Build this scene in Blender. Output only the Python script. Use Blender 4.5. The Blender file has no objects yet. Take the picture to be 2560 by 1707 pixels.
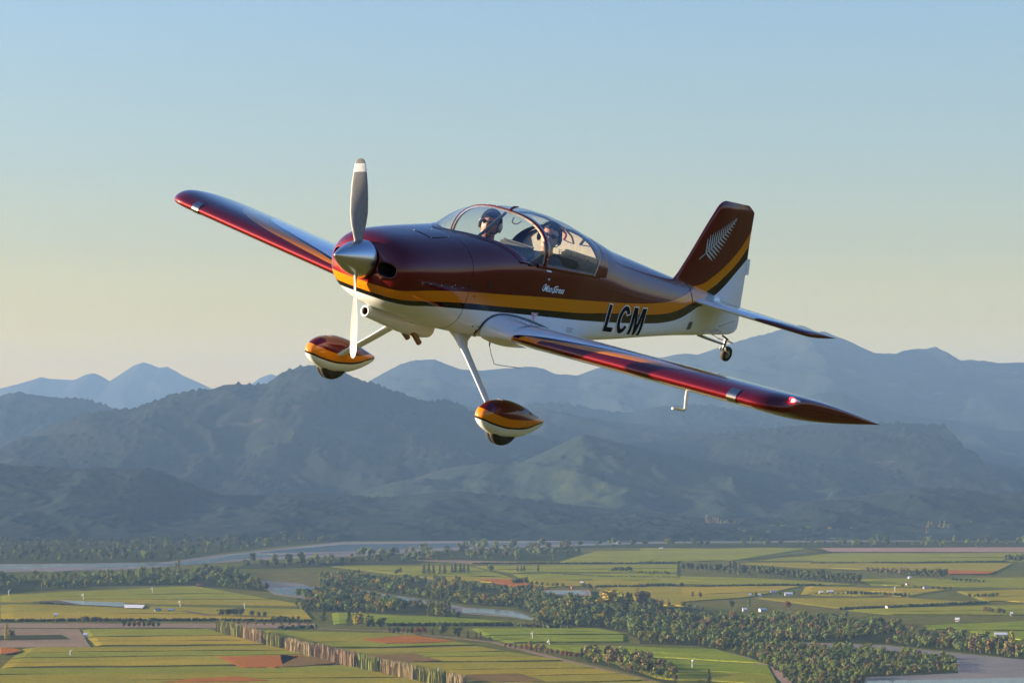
import bpy, bmesh, math, random
import numpy as np
from mathutils import Vector, Matrix, Euler

random.seed(7)
RNG = np.random.default_rng(7)
SC = bpy.context.scene
COL = SC.collection

# ------------------------------------------------------------------ camera
H = 190.0                    # height of the camera above the plain (m)
FPX = 6764.75                # focal length in pixels of a 2560 px wide frame
VH = 1150.0                  # row of the true horizon in that frame
PITCH = math.atan((VH - 853.5) / FPX)
cam_d = bpy.data.cameras.new('camera')
cam_d.sensor_width = 36.0
cam_d.lens = 36.0 * FPX / 2560.0
cam_d.clip_start = 0.5
cam_d.clip_end = 200000.0
cam = bpy.data.objects.new('camera', cam_d)
COL.objects.link(cam)
cam.location = (0, 0, H)
cam.rotation_euler = (math.radians(90) + PITCH, 0, 0)
SC.camera = cam

# ------------------------------------------------------------------ world, sun, exposure
SUN_EL = math.radians(11.0)
SUN_AZ = math.radians(8.0)          # sun due left of the view, a touch behind the plane of the picture
sun_dir = Vector((-math.cos(SUN_EL) * math.cos(SUN_AZ), math.cos(SUN_EL) * math.sin(SUN_AZ), math.sin(SUN_EL)))
world = bpy.data.worlds.new('World')
SC.world = world
world.use_nodes = True
wn = world.node_tree
for n in list(wn.nodes):
    wn.nodes.remove(n)
w_out = wn.nodes.new('ShaderNodeOutputWorld')
w_bg = wn.nodes.new('ShaderNodeBackground')
w_sky = wn.nodes.new('ShaderNodeTexSky')
w_sky.sky_type = 'NISHITA'
w_sky.sun_disc = False
w_sky.sun_elevation = SUN_EL
w_sky.sun_rotation = math.atan2(sun_dir.x, sun_dir.y)
w_sky.altitude = 190
w_sky.air_density = 1.0
w_sky.dust_density = 1.2
w_sky.ozone_density = 3.5
w_bg.inputs['Strength'].default_value = 0.085
# the evening sky warms towards the horizon, alike all round
w_tc = wn.nodes.new('ShaderNodeTexCoord')
w_sep = wn.nodes.new('ShaderNodeSeparateXYZ')
w_rmp = wn.nodes.new('ShaderNodeValToRGB')
w_mul = wn.nodes.new('ShaderNodeMix')
w_mul.data_type = 'RGBA'; w_mul.blend_type = 'MULTIPLY'
w_mul.inputs[0].default_value = 1.0
wn.links.new(w_tc.outputs['Generated'], w_sep.inputs[0])
wn.links.new(w_sep.outputs['Z'], w_rmp.inputs[0])
for i, (p, c) in enumerate([(0.0, (2.25, 1.20, .12)), (.032, (2.05, 1.12, .13)), (.052, (1.46, .84, .18)), (.078, (1.10, .70, .34)), (.11, (.94, .69, .49)), (.165, (.85, .71, .61)), (.35, (.62, .70, .86)), (.9, (.60, .74, 1.0))]):
    e = w_rmp.color_ramp.elements
    if i >= len(e): e.new(.5)
    e[i].position = p; e[i].color = (*c, 1)
wn.links.new(w_sky.outputs[0], w_mul.inputs[6])
wn.links.new(w_rmp.outputs[0], w_mul.inputs[7])
wn.links.new(w_mul.outputs[2], w_bg.inputs['Color'])
wn.links.new(w_bg.outputs[0], w_out.inputs['Surface'])

sun_d = bpy.data.lights.new('sun', 'SUN')
sun_d.energy = 5.0
sun_d.angle = math.radians(0.53)
sun_d.color = (1.0, 0.79, 0.53)
sun = bpy.data.objects.new('sun', sun_d)
COL.objects.link(sun)
sun.rotation_euler = (-sun_dir).to_track_quat('-Z', 'Y').to_euler()
sun.location = (0, 0, 3000)

SC.view_settings.view_transform = 'Standard'
SC.view_settings.look = 'None'
SC.view_settings.gamma = 1.0
SC.view_settings.exposure = 2.12
SC.view_settings.use_curve_mapping = False
SC.render.engine = 'CYCLES'
SC.cycles.use_denoising = True
SC.cycles.max_bounces = 8
SC.cycles.transparent_max_bounces = 16
SC.cycles.volume_bounces = 0
SC.cycles.caustics_reflective = False
SC.cycles.caustics_refractive = False

# ------------------------------------------------------------------ shared helpers
def px_dir(u, v):
    """direction of the photograph's pixel as a world vector"""
    a = Vector(((u - 1280) / FPX, 1.0, -(v - 853.5) / FPX))
    c, s = math.cos(PITCH), math.sin(PITCH)
    return Vector((a.x, a.y * c - a.z * s, a.y * s + a.z * c))

def gp(u, v, z=0.0):
    """where that line of sight meets the level plain"""
    d = px_dir(u, v)
    k = (z - H) / d.z
    return (d.x * k, d.y * k)

def link(o, parent=None):
    COL.objects.link(o)
    if parent is not None:
        o.parent = parent
    return o

def mesh_obj(name, verts, faces, mats, parent=None, smooth=False, midx=None):
    me = bpy.data.meshes.new(name)
    me.from_pydata([tuple(v) for v in verts], [], [tuple(f) for f in faces])
    for m in (mats if isinstance(mats, (list, tuple)) else [mats]):
        me.materials.append(m)
    if midx is not None:
        me.polygons.foreach_set('material_index', np.array(midx, dtype=np.int32))
    if smooth:
        me.polygons.foreach_set('use_smooth', np.ones(len(me.polygons), dtype=bool))
    me.update()
    return link(bpy.data.objects.new(name, me), parent)

def bm_obj(name, bm, mats, parent=None, smooth=False):
    me = bpy.data.meshes.new(name)
    bm.to_mesh(me)
    bm.free()
    for m in (mats if isinstance(mats, (list, tuple)) else [mats]):
        me.materials.append(m)
    if smooth:
        me.polygons.foreach_set('use_smooth', np.ones(len(me.polygons), dtype=bool))
    return link(bpy.data.objects.new(name, me), parent)

def tag(o, label=None, cat=None, group=None, kind=None):
    if label: o['label'] = label
    if cat: o['category'] = cat
    if group: o['group'] = group
    if kind: o['kind'] = kind
    return o

def empty(name, loc=(0, 0, 0), rz=0.0, parent=None):
    o = bpy.data.objects.new(name, None)
    o.location = loc
    o.rotation_euler = (0, 0, rz)
    o.empty_display_size = 0.3
    return link(o, parent)

class NT:
    """small node-tree builder"""
    def __init__(self, name):
        self.m = bpy.data.materials.new(name)
        self.m.use_nodes = True
        self.t = self.m.node_tree
        self.b = self.t.nodes['Principled BSDF']
        self.out = self.t.nodes['Material Output']
    def n(self, typ, **kw):
        nd = self.t.nodes.new(typ)
        for k, v in kw.items():
            if hasattr(nd, k):
                setattr(nd, k, v)
            else:
                nd.inputs[k].default_value = v
        return nd
    def l(self, a, b):
        self.t.links.new(a, b)
    def math(self, op, a, b=None, c=None, clamp=False):
        nd = self.t.nodes.new('ShaderNodeMath')
        nd.operation = op
        nd.use_clamp = clamp
        for i, x in enumerate((a, b, c)):
            if x is None: continue
            if isinstance(x, (int, float)): nd.inputs[i].default_value = x
            else: self.l(x, nd.inputs[i])
        return nd.outputs[0]
    def mix(self, fac, a, b):
        nd = self.t.nodes.new('ShaderNodeMix')
        nd.data_type = 'RGBA'
        for i, x in ((0, fac), (6, a), (7, b)):
            if isinstance(x, (int, float)): nd.inputs[i].default_value = x
            elif isinstance(x, tuple): nd.inputs[i].default_value = (*x, 1) if len(x) == 3 else x
            else: self.l(x, nd.inputs[i])
        return nd.outputs[2]
    def ramp(self, fac, pts, interp='LINEAR'):
        nd = self.t.nodes.new('ShaderNodeValToRGB')
        nd.color_ramp.interpolation = interp
        e = nd.color_ramp.elements
        while len(e) < len(pts): e.new(0.5)
        for i, (p, c) in enumerate(pts):
            e[i].position = p
            e[i].color = (*c, 1) if len(c) == 3 else c
        self.l(fac, nd.inputs[0])
        return nd.outputs[0]
    def noise(self, vec, scale, detail=4, rough=0.55):
        nd = self.t.nodes.new('ShaderNodeTexNoise')
        nd.inputs['Scale'].default_value = scale
        nd.inputs['Detail'].default_value = detail
        nd.inputs['Roughness'].default_value = rough
        if vec is not None: self.l(vec, nd.inputs['Vector'])
        return nd.outputs['Fac']
    def pos(self):
        return self.t.nodes.new('ShaderNodeNewGeometry').outputs['Position']
    def obj(self):
        return self.t.nodes.new('ShaderNodeTexCoord').outputs['Object']
    def scaled(self, vec, sx, sy, sz, rz=0.0):
        nd = self.t.nodes.new('ShaderNodeMapping')
        nd.inputs['Scale'].default_value = (sx, sy, sz)
        nd.inputs['Rotation'].default_value = (0, 0, rz)
        self.l(vec, nd.inputs['Vector'])
        return nd.outputs[0]
    def bump(self, h, strength=0.5, dist=1.0):
        nd = self.t.nodes.new('ShaderNodeBump')
        nd.inputs['Strength'].default_value = strength
        nd.inputs['Distance'].default_value = dist
        self.l(h, nd.inputs['Height'])
        self.l(nd.outputs[0], self.b.inputs['Normal'])
    def color(self, c):
        if isinstance(c, tuple): self.b.inputs['Base Color'].default_value = (*c, 1)
        else: self.l(c, self.b.inputs['Base Color'])
    def set(self, **kw):
        for k, v in kw.items():
            self.b.inputs[k.replace('_', ' ')].default_value = v
        return self

def plain_mat(name, c, rough=0.5, metal=0.0, var=0.06, scale=40.0, **kw):
    t = NT(name)
    f = t.noise(t.obj(), scale, 3)
    d = tuple(max(0, x * (1 - var * 2)) for x in c)
    e = tuple(min(1, x * (1 + var * 2)) for x in c)
    t.color(t.ramp(f, [(0.3, d), (0.7, e)]))
    t.set(Roughness=rough, Metallic=metal, **kw)
    return t.m

# ------------------------------------------------------------------ numpy noise for the terrain
def perlin(x, y, seed):
    r = np.random.default_rng(seed)
    n = 256
    p = r.permutation(n)
    ang = r.random(n) * 2 * np.pi
    gx, gy = np.cos(ang), np.sin(ang)
    xi, yi = np.floor(x).astype(int), np.floor(y).astype(int)
    xf, yf = x - xi, y - yi
    def g(ix, iy, dx, dy):
        h = p[(p[ix % n] + iy) % n]
        return gx[h] * dx + gy[h] * dy
    u, v = xf ** 3 * (xf * (xf * 6 - 15) + 10), yf ** 3 * (yf * (yf * 6 - 15) + 10)
    a = g(xi, yi, xf, yf); b = g(xi + 1, yi, xf - 1, yf)
    c = g(xi, yi + 1, xf, yf - 1); d = g(xi + 1, yi + 1, xf - 1, yf - 1)
    return (a + u * (b - a)) + v * ((c + u * (d - c)) - (a + u * (b - a)))

def fbm(x, y, seed, octv=5, gain=0.5):
    s = 0; a = 1
    for i in range(octv):
        s = s + a * perlin(x * 2 ** i, y * 2 ** i, seed + i); a *= gain
    return s

def ridged(x, y, seed, octv=4, gain=0.5):
    s = 0; a = 1; tot = 0
    for i in range(octv):
        s = s + a * (1 - 2 * np.abs(perlin(x * 2 ** i, y * 2 ** i, seed + i * 3))); tot += a; a *= gain
    return s / tot

def grid_obj(name, X, Y, Z, mat, smooth=True):
    ny, nx = X.shape
    me = bpy.data.meshes.new(name)
    nv = nx * ny; nf = (nx - 1) * (ny - 1)
    co = np.stack([X, Y, Z], -1).reshape(-1, 3).astype(np.float32)
    i = np.arange(nx - 1)[None, :] + np.arange(ny - 1)[:, None] * nx
    q = np.stack([i, i + 1, i + 1 + nx, i + nx], -1).reshape(-1).astype(np.int32)
    me.vertices.add(nv); me.vertices.foreach_set('co', co.ravel())
    me.loops.add(nf * 4); me.loops.foreach_set('vertex_index', q)
    me.polygons.add(nf)
    me.polygons.foreach_set('loop_start', np.arange(0, nf * 4, 4, dtype=np.int32))
    me.polygons.foreach_set('use_smooth', np.full(nf, smooth))
    me.materials.append(mat)
    me.update(calc_edges=True)
    me.validate()
    return link(bpy.data.objects.new(name, me))
# ================================================================== THE SETTING: hills, plain, river, fields
def hill_mat(name, forest, pasture, bare, thr, seed, patch=0.0011):
    t = NT(name)
    p = t.pos()
    big = t.noise(t.scaled(p, 1, .6, 1.5), patch, 5, .6)
    fine = t.noise(p, .03, 4, .7)
    treec = t.ramp(fine, [(.3, tuple(x * .55 for x in forest)), (.6, forest), (.8, tuple(x * 1.5 for x in forest))])
    m = t.ramp(big, [(thr, (0, 0, 0)), (thr + .05, (1, 1, 1))])
    c = t.mix(m, treec, t.ramp(fine, [(.3, tuple(x * .7 for x in pasture)), (.7, pasture)]))
    slip = t.noise(t.scaled(p, 1, .7, 2.5), .0042, 4, .65)
    m2 = t.ramp(slip, [(.66, (0, 0, 0)), (.72, (1, 1, 1))])
    t.color(t.mix(m2, c, bare))
    t.set(Roughness=.95, Specular_IOR_Level=.1)
    t.bump(t.noise(p, .06, 5, .8), .35, 9)
    return t.m

M_FOREST = hill_mat('hill_forest', (.006, .011, .006), (.024, .032, .012), (.055, .045, .028), .62, 1)
M_FOOT = hill_mat('foothill_bush', (.010, .017, .010), (.026, .034, .014), (.05, .043, .026), .70, 2)
M_GREENHILL = hill_mat('green_spur', (.014, .025, .011), (.030, .042, .016), (.09, .068, .046), .54, 3, .0016)
M_RANGE = hill_mat('far_range', (.014, .020, .013), (.042, .044, .025), (.09, .072, .048), .56, 4, .0007)

def hill_range(name, crest, D, front, back, spur, lam, mat, seed, left, right, cell=15.0, trees=7.0, power=1.25, base=0.0, jag=1.0, apron=0.0):
    """a mountain range whose skyline runs through the points of crest; it keeps its relief all round"""
    cu = np.array([c[0] for c in crest], float); cv = np.array([c[1] for c in crest], float)
    cx = (cu - 1280) / FPX * D
    cz = H + (VH - cv) / FPX * D
    x = np.arange(-left, right, cell)
    y = np.arange(D - front - apron, D + back, cell * 1.6)
    X, Y = np.meshgrid(x, y)
    wob = 0.16 * front * fbm(X / (lam * 2.2), Y / (lam * 2.2), seed + 50, 3)
    # skyline beyond the frame goes on with the mean height of its own kind
    zin = np.interp(X[0], cx, cz)
    out = np.where(X[0] < cx[0], cx[0] - X[0], np.where(X[0] > cx[-1], X[0] - cx[-1], 0))
    mean = cz.mean()
    k = 1 - np.exp(-out / 900.)
    roll = mean * (1 + .5 * fbm(X[0] / 1900., X[0] * 0 + 3.3, seed + 9, 4))
    zc = zin * (1 - k) + roll * k
    fr = front + apron * np.clip((-500 - X) / 700, 0, 1) ** 1.0
    t = np.where(Y < D, (D - Y) / fr, (Y - D) / back)
    t = np.clip(t, 0, 1)
    warpx = .35 * lam * fbm(X / lam, Y / lam, seed + 20, 3)
    rid = ridged((X + warpx) / lam + .35 * Y / lam, Y / (lam * 2.6), seed, 4)
    prof = (1 - t) ** power
    env = (t * (1 - t) * 4) ** .8
    h = zc[None, :] * prof + spur * env * (rid - .45) + .13 * spur * env * fbm(X / (lam * .4), Y / (lam * .4), seed + 31, 4)
    near = np.exp(-(t / .03) ** 2)
    small = fbm(X / 90., Y / 90., seed + 71, 3)
    h = h + small * 4 * jag * np.clip(env + near * .5, 0, 1)
    rnd = np.random.default_rng(seed).random(X.shape)
    wood = np.clip(fbm(X / 420., Y / 420., seed + 81, 3) * 2.2 + .75, 0, 1)
    h = h + trees * wood * (rnd ** 3.0)
    foot = np.clip((t - .9) / .1, 0, 1)
    h = h * (1 - foot) + (base - 12) * foot
    o = grid_obj(name, X, Y, h, mat)
    tag(o, kind='structure')
    return o

far_crest = [(0, 972), (50, 959), (76, 951), (103, 942), (125, 947), (145, 948), (187, 950), (210, 938), (233, 932), (250, 938), (275, 953), (314, 927), (335, 913), (360, 905), (380, 912), (398, 920), (417, 916), (440, 928), (459, 940), (500, 957), (532, 972), (575, 985), (627, 961), (650, 945), (677, 934), (720, 950), (800, 985), (900, 1000), (1100, 1010)]
big_crest = [(-1800, 1120), (0, 1090), (350, 1080), (560, 1050), (760, 1005), (860, 985), (923, 953), (976, 923), (1003, 910), (1026, 902), (1060, 899), (1087, 898), (1118, 911), (1152, 923), (1206, 925), (1250, 921), (1283, 919), (1321, 916), (1359, 921), (1386, 934), (1443, 938), (1493, 919), (1560, 903), (1610, 898), (1656, 893), (1690, 886), (1715, 883), (1743, 887), (1780, 875), (1814, 863), (1860, 849), (1893, 840), (1925, 832), (1948, 824), (1975, 815), (1996, 810), (2011, 814), (2043, 830), (2059, 827), (2091, 840), (2125, 853), (2150, 865), (2190, 884), (2236, 885), (2270, 876), (2297, 872), (2318, 872), (2339, 866), (2370, 884), (2396, 902), (2427, 900), (2496, 908), (2560, 906)]
left_dark = [(-60, 995), (0, 992), (30, 983), (46, 980), (70, 986), (103, 988), (161, 995), (218, 1001), (252, 1010), (298, 1024), (340, 1040), (420, 1075), (520, 1120)]
main_crest = [(-60, 1150), (0, 1129), (60, 1098), (115, 1072), (170, 1052), (230, 1034), (285, 1028), (337, 1024), (375, 1010), (406, 997), (440, 986), (471, 980), (536, 972), (575, 962), (605, 959), (640, 962), (666, 961), (708, 930), (740, 920), (773, 913), (815, 912), (861, 932), (900, 951), (940, 963), (976, 976), (1034, 995), (1072, 1007), (1114, 1001), (1145, 1011), (1168, 1026), (1240, 1050), (1330, 1085), (1450, 1120)]
right_mid = [(1050, 1120), (1150, 1075), (1240, 1040), (1329, 1028), (1359, 1020), (1417, 1034), (1497, 1049), (1570, 1058), (1665, 1064), (1760, 1060), (1853, 1067), (1968, 1075), (2083, 1075), (2140, 1075), (2186, 1094), (2236, 1114), (2350, 1140), (2450, 1165), (2560, 1185)]
right_back = [(1700, 1040), (1900, 1010), (2040, 985), (2098, 980), (2159, 1005), (2230, 1030), (2274, 1041), (2389, 1052), (2504, 1075), (2620, 1085)]
spur_crest = [(820, 1268), (880, 1243), (940, 1226), (1000, 1206), (1060, 1188), (1100, 1176), (1150, 1165), (1217, 1156), (1250, 1160), (1285, 1164), (1340, 1138), (1400, 1112), (1450, 1088), (1480, 1092), (1520, 1099), (1560, 1110), (1650, 1130), (1750, 1152), (1850, 1170), (1960, 1192), (2100, 1228), (2250, 1275)]
foot_left = [(-60, 1158), (0, 1160), (60, 1166), (100, 1167), (200, 1172), (255, 1168), (310, 1174), (370, 1170), (410, 1180), (440, 1195), (480, 1212), (520, 1228), (560, 1236), (640, 1237), (700, 1233), (760, 1231), (850, 1240), (940, 1245), (1010, 1240), (1080, 1232), (1150, 1229), (1230, 1238), (1320, 1250), (1420, 1262), (1520, 1276), (1640, 1290), (1760, 1305), (1880, 1318), (2000, 1332)]
foot_right = [(1780, 1322), (1860, 1312), (1914, 1301), (1960, 1282), (2006, 1265), (2080, 1258), (2148, 1251), (2210, 1236), (2274, 1224), (2330, 1220), (2389, 1221), (2430, 1228), (2465, 1240), (2510, 1236), (2560, 1232), (2640, 1225)]

hill_range('far_mountains', far_crest, 27000, 5000, 3000, 330, 1500, M_RANGE, 11, 11000, 9000, 30, 4)
hill_range('mountain_range', big_crest, 17500, 4300, 3000, 260, 900, M_RANGE, 23, 9000, 8000, 20, 6)
hill_range('dark_hill', left_dark, 13500, 1800, 1500, 120, 600, M_FOREST, 31, 7500, 1500, 13, 18)
hill_range('back_hills', right_back, 14200, 1900, 1500, 190, 640, M_FOREST, 37, 1500, 6500, 15, 9)
hill_range('right_hills', right_mid, 12000, 2000, 1500, 150, 520, M_FOREST, 41, 1600, 5500, 13, 10)
hill_range('main_hill', main_crest, 10600, 2100, 1600, 115, 560, M_FOREST, 53, 7000, 1700, 11, 16)
hill_range('green_spur_hill', spur_crest, 9100, 1250, 1100, 95, 380, M_GREENHILL, 67, 1500, 3300, 10, 6)
hill_range('foothill', foot_left, 7700, 1400, 1100, 42, 360, M_FOOT, 73, 6500, 1500, 9, 8, power=1.3)
hill_range('low_hill', foot_right, 8000, 1000, 1000, 85, 300, M_FOREST, 83, -560, 4300, 9, 7)

# the plain itself
def ground_mat():
    t = NT('valley_grass')
    p = t.pos()
    a = t.noise(p, .0016, 5, .6)
    b = t.noise(p, .05, 4, .7)
    c = t.ramp(a, [(.3, (.085, .095, .020)), (.5, (.115, .115, .025)), (.7, (.145, .12, .04))])
    d = t.ramp(b, [(.3, (.6, .6, .6)), (.7, (1.2, 1.2, 1.2))])
    nd = t.t.nodes.new('ShaderNodeMix'); nd.data_type = 'RGBA'; nd.blend_type = 'MULTIPLY'
    nd.inputs[0].default_value = 1
    t.l(c, nd.inputs[6]); t.l(d, nd.inputs[7])
    t.color(nd.outputs[2])
    t.set(Roughness=.95, Specular_IOR_Level=.0)
    t.bump(t.noise(p, .12, 4, .7), .8, 1.2)
    return t.m
g = np.array([-29000, -18000, -12000, -6000, -3000, 0, 3000, 6000, 12000, 18000, 29000], float)
GX, GY = np.meshgrid(g, np.array([-11500, -5000, 0, 3000, 6000, 9000, 14000, 22000, 27000, 31000.]))
tag(grid_obj('ground', GX, GY, GX * 0, ground_mat()), kind='structure')

# the air of the valley
hz = bmesh.new()
bmesh.ops.create_cube(hz, size=1.0)
for v in hz.verts:
    v.co = Vector((v.co.x * 60000, 9600 + v.co.y * 43200, 660 + v.co.z * 1360))
hm = bpy.data.materials.new('valley_air')
hm.use_nodes = True
ht = hm.node_tree
ht.nodes.remove(ht.nodes['Principled BSDF'])
pv = ht.nodes.new('ShaderNodeVolumePrincipled')
pv.inputs['Color'].default_value = (.215, .375, .63, 1)
pv.inputs['Density'].default_value = 4.6e-5
pv.inputs['Anisotropy'].default_value = 0.0
ht.links.new(pv.outputs[0], ht.nodes['Material Output'].inputs['Volume'])
haze = bm_obj('haze', hz, hm)
tag(haze, 'thin blue evening haze filling the whole valley', 'haze', kind='stuff')
# ---- crops of the photograph in which the valley was measured
def fa(x, y): return (x * .36565, 1300 + y * .36565)
def fb(x, y): return (800 + x * .38265, 1300 + y * .38265)
def fc(x, y): return (1600 + x * .40816, 1250 + y * .40816)
def fs(x, y): return (x, y)

def field_mat(name, lo, hi, seed, stretch=0.12, bump=.9):
    t = NT(name)
    p = t.pos()
    big = t.noise(p, .006, 4, .6)
    rows = t.noise(t.scaled(p, .05, stretch * 2.2, .3, math.radians(seed * 7 % 25 - 12)), 1.0, 4, .7)
    fine = t.noise(p, .28, 3, .7)
    worn = t.noise(t.scaled(p, 1, .5, 1), .021, 5, .65)
    a = t.math('MULTIPLY_ADD', rows, .40, t.math('MULTIPLY_ADD', worn, .30, t.math('MULTIPLY', big, .30)))
    c = t.ramp(a, [(.34, lo), (.62, hi)])
    d = t.ramp(fine, [(.3, (.74, .74, .74)), (.7, (1.18, 1.18, 1.18))])
    nd = t.t.nodes.new('ShaderNodeMix'); nd.data_type = 'RGBA'; nd.blend_type = 'MULTIPLY'
    nd.inputs[0].default_value = 1
    t.l(c, nd.inputs[6]); t.l(d, nd.inputs[7])
    t.color(nd.outputs[2])
    t.set(Roughness=.95, Specular_IOR_Level=.0)
    t.bump(t.noise(p, .45, 3, .7), bump, 1.6)
    return t.m

FM = dict(
    green=field_mat('vine_green', (0.141, 0.153, 0.014), (0.242, 0.236, 0.026), 1),
    olive=field_mat('vine_olive', (0.169, 0.153, 0.016), (0.287, 0.236, 0.026), 2),
    yellow=field_mat('vine_yellow', (.205, .160, .016), (.345, .262, .027), 3),
    bright=field_mat('vine_bright', (0.105, 0.153, 0.013), (0.219, 0.245, 0.022), 4),
    red=field_mat('vine_rust', (.24, .080, .016), (.38, .135, .024), 5),
    brown=field_mat('vine_brown', (0.128, 0.084, 0.028), (0.200, 0.125, 0.040), 6),
    tan=field_mat('dry_paddock', (0.176, 0.122, 0.072), (0.288, 0.205, 0.128), 7, bump=.4),
    pink=field_mat('bare_soil', (0.240, 0.152, 0.104), (0.336, 0.220, 0.160), 8, bump=.4),
    gravel=field_mat('river_gravel', (.13, .125, .12), (.22, .20, .18), 9, bump=.5),
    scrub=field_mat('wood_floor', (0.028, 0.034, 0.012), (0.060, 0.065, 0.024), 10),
    road=field_mat('farm_track', (0.080, 0.065, 0.056), (0.136, 0.110, 0.096), 11, bump=.2),
)
wt = NT('river_water')
wt.color((.030, .045, .05))
wt.set(Roughness=.14, IOR=1.33)
wt.bump(wt.noise(wt.pos(), .35, 3, .6), .12, .4)
M_WATER = wt.m
M_COVER = plain_mat('pale_pond_liner', (.72, .66, .62), .45)

def slab(name, px, z, h, mat, kind='structure', inset=None):
    """a flat patch of the plain whose outline was read off the photograph, h metres thick"""
    pts = [gp(u, v) for u, v in px]
    n = len(pts)
    ar = sum(pts[i][0] * pts[(i + 1) % n][1] - pts[(i + 1) % n][0] * pts[i][1] for i in range(n))
    if ar < 0: pts = pts[::-1]
    tops = pts
    if inset is not None:
        tops = [gp(u, v, 0) for u, v in inset]
        if ar < 0: tops = tops[::-1]
    vs = [(x, y, z + h) for x, y in tops] + [(x, y, z - .05) for x, y in pts]
    fs_ = [list(range(n))] + [[i, i + n, (i + 1) % n + n, (i + 1) % n] for i in range(n)]
    o = mesh_obj(name, vs, fs_, mat)
    tag(o, kind=kind)
    return o

def lerp(a, b, t): return tuple(x + (y - x) * t for x, y in zip(a, b))

def vineyard(f, tl, tr, br, bl, col, n=1, gap=.07, h=1.0, cols=None, z0=0):
    tl, tr, br, bl = f(*tl), f(*tr), f(*br), f(*bl)
    for i in range(n):
        t0, t1 = i / n + (gap / n if i else 0), (i + 1) / n
        c = cols[i % len(cols)] if cols else col
        # each block's headland is a little ragged, as hand-planted rows are
        K = 14
        ph = random.uniform(0, 50)
        def wav(x, q): return float(perlin(np.array([x * 3.1 + ph]), np.array([q * 7.7 + ph]), 3)[0]) * 3.2 * min(1.0, abs(bl[1] - tl[1]) / (n * 14.0))
        top = [lerp(lerp(tl, bl, t0), lerp(tr, br, t0), s / K) for s in range(K + 1)]
        bot = [lerp(lerp(tl, bl, t1), lerp(tr, br, t1), 1 - s / K) for s in range(K + 1)]
        q = [(u, v + wav(j / K, 2 * i)) for j, (u, v) in enumerate(top)] + [(u, v + wav(1 - j / K, 2 * i + 1)) for j, (u, v) in enumerate(bot)]
        r = random.random
        wd = abs(tr[0] - tl[0]) * .05
        ins = [(u + (min(34, wd) if k in (0, 2 * K + 1) else (-7 if k in (K, K + 1) else 0)), v) for k, (u, v) in enumerate(q)]
        slab('vineyard_block', q, z0, (h + .3 * r()) if z0 == 0 else .3, FM[c], inset=ins)

def patch(f, pts, col, z=.35, h=.1, name='field'):
    slab(name, [f(*p) for p in pts], z, h, FM[col] if isinstance(col, str) else col)

# --- left half
vineyard(fa, (0, 515), (1350, 452), (2140, 590), (0, 560), 'green', 3, cols=['green', 'green', 'olive'])
vineyard(fa, (0, 578), (2090, 612), (2150, 682), (0, 682), 'olive', 2, cols=['olive', 'yellow'])
patch(fa, [(0, 706), (2150, 708), (2160, 736), (0, 738)], 'tan')
patch(fa, [(0, 742), (540, 745), (620, 868), (0, 872)], 'tan')
patch(fa, [(0, 790), (420, 785), (480, 815), (0, 822)], 'scrub', z=.5)
vineyard(fa, (560, 752), (1430, 745), (1600, 790), (600, 800), 'green')
vineyard(fa, (600, 806), (1600, 794), (1850, 852), (650, 858), 'yellow', 2)
vineyard(fa, (150, 876), (1880, 860), (2340, 985), (0, 1010), 'olive', 4, cols=['olive', 'green', 'olive', 'yellow'])
vineyard(fs, (-40, 1673), (880, 1665), (1180, 1725), (-40, 1730), 'olive', 4, cols=['green', 'olive', 'olive'])
vineyard(fs, (-40, 1734), (1200, 1728), (1320, 1800), (-40, 1800), 'olive', 2)
vineyard(fa, (0, 880), (110, 882), (165, 905), (0, 925), 'red', z0=1.25)
vineyard(fa, (1490, 940), (2080, 932), (1900, 1015), (1650, 1017), 'red', z0=1.25)
vineyard(fa, (1900, 930), (2200, 945), (2300, 985), (1920, 1012), 'brown', z0=1.25)
vineyard(fa, (1250, 1095), (1640, 1076), (1850, 1105), (1100, 1118), 'red', z0=1.25)
patch(fa, [(400, 558), (850, 574), (850, 604), (560, 590)], M_WATER, z=2.4, name='pond')
patch(fa, [(240, 563), (400, 560), (560, 590), (380, 575)], 'road', z=2.4)
patch(fa, [(850, 588), (990, 591), (975, 613), (850, 610)], M_COVER, z=2.5, name='pond_liner')
# --- between the poplars and the diagonal road
vineyard(fs, (655, 1577), (1030, 1586), (1190, 1613), (770, 1621), 'green', 3, cols=['green', 'olive', 'green'])
vineyard(fs, (785, 1627), (1195, 1617), (1415, 1652), (890, 1655), 'olive', 3, cols=['olive', 'green', 'olive'])
vineyard(fs, (910, 1659), (1425, 1656), (1625, 1701), (1110, 1712), 'olive', 3, cols=['olive', 'yellow', 'olive'])
vineyard(fs, (1120, 1715), (1645, 1704), (1900, 1790), (1240, 1790), 'olive', 2)
vineyard(fb, (270, 782), (620, 757), (900, 797), (430, 811), 'red', z0=1.25)
vineyard(fb, (280, 885), (620, 878), (800, 925), (520, 938), 'brown', z0=1.25)
vineyard(fb, (930, 1018), (1300, 1008), (1480, 1060), (1000, 1064), 'brown', z0=1.25)
# --- bright green block by the wood
vineyard(fb, (985, 711), (1830, 712), (2010, 746), (1070, 752), 'bright', 2)
vineyard(fb, (1075, 758), (2000, 752), (2000, 796), (1210, 800), 'bright', 2)
vineyard(fs, (1282, 1610), (1795, 1624), (1920, 1660), (1450, 1632), 'bright', 2)
vineyard(fs, (1462, 1636), (1925, 1664), (1950, 1712), (1640, 1696), 'green', 2, cols=['bright', 'green'])
vineyard(fb, (75, 606), (930, 642), (1260, 672), (85, 682), 'bright')
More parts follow.
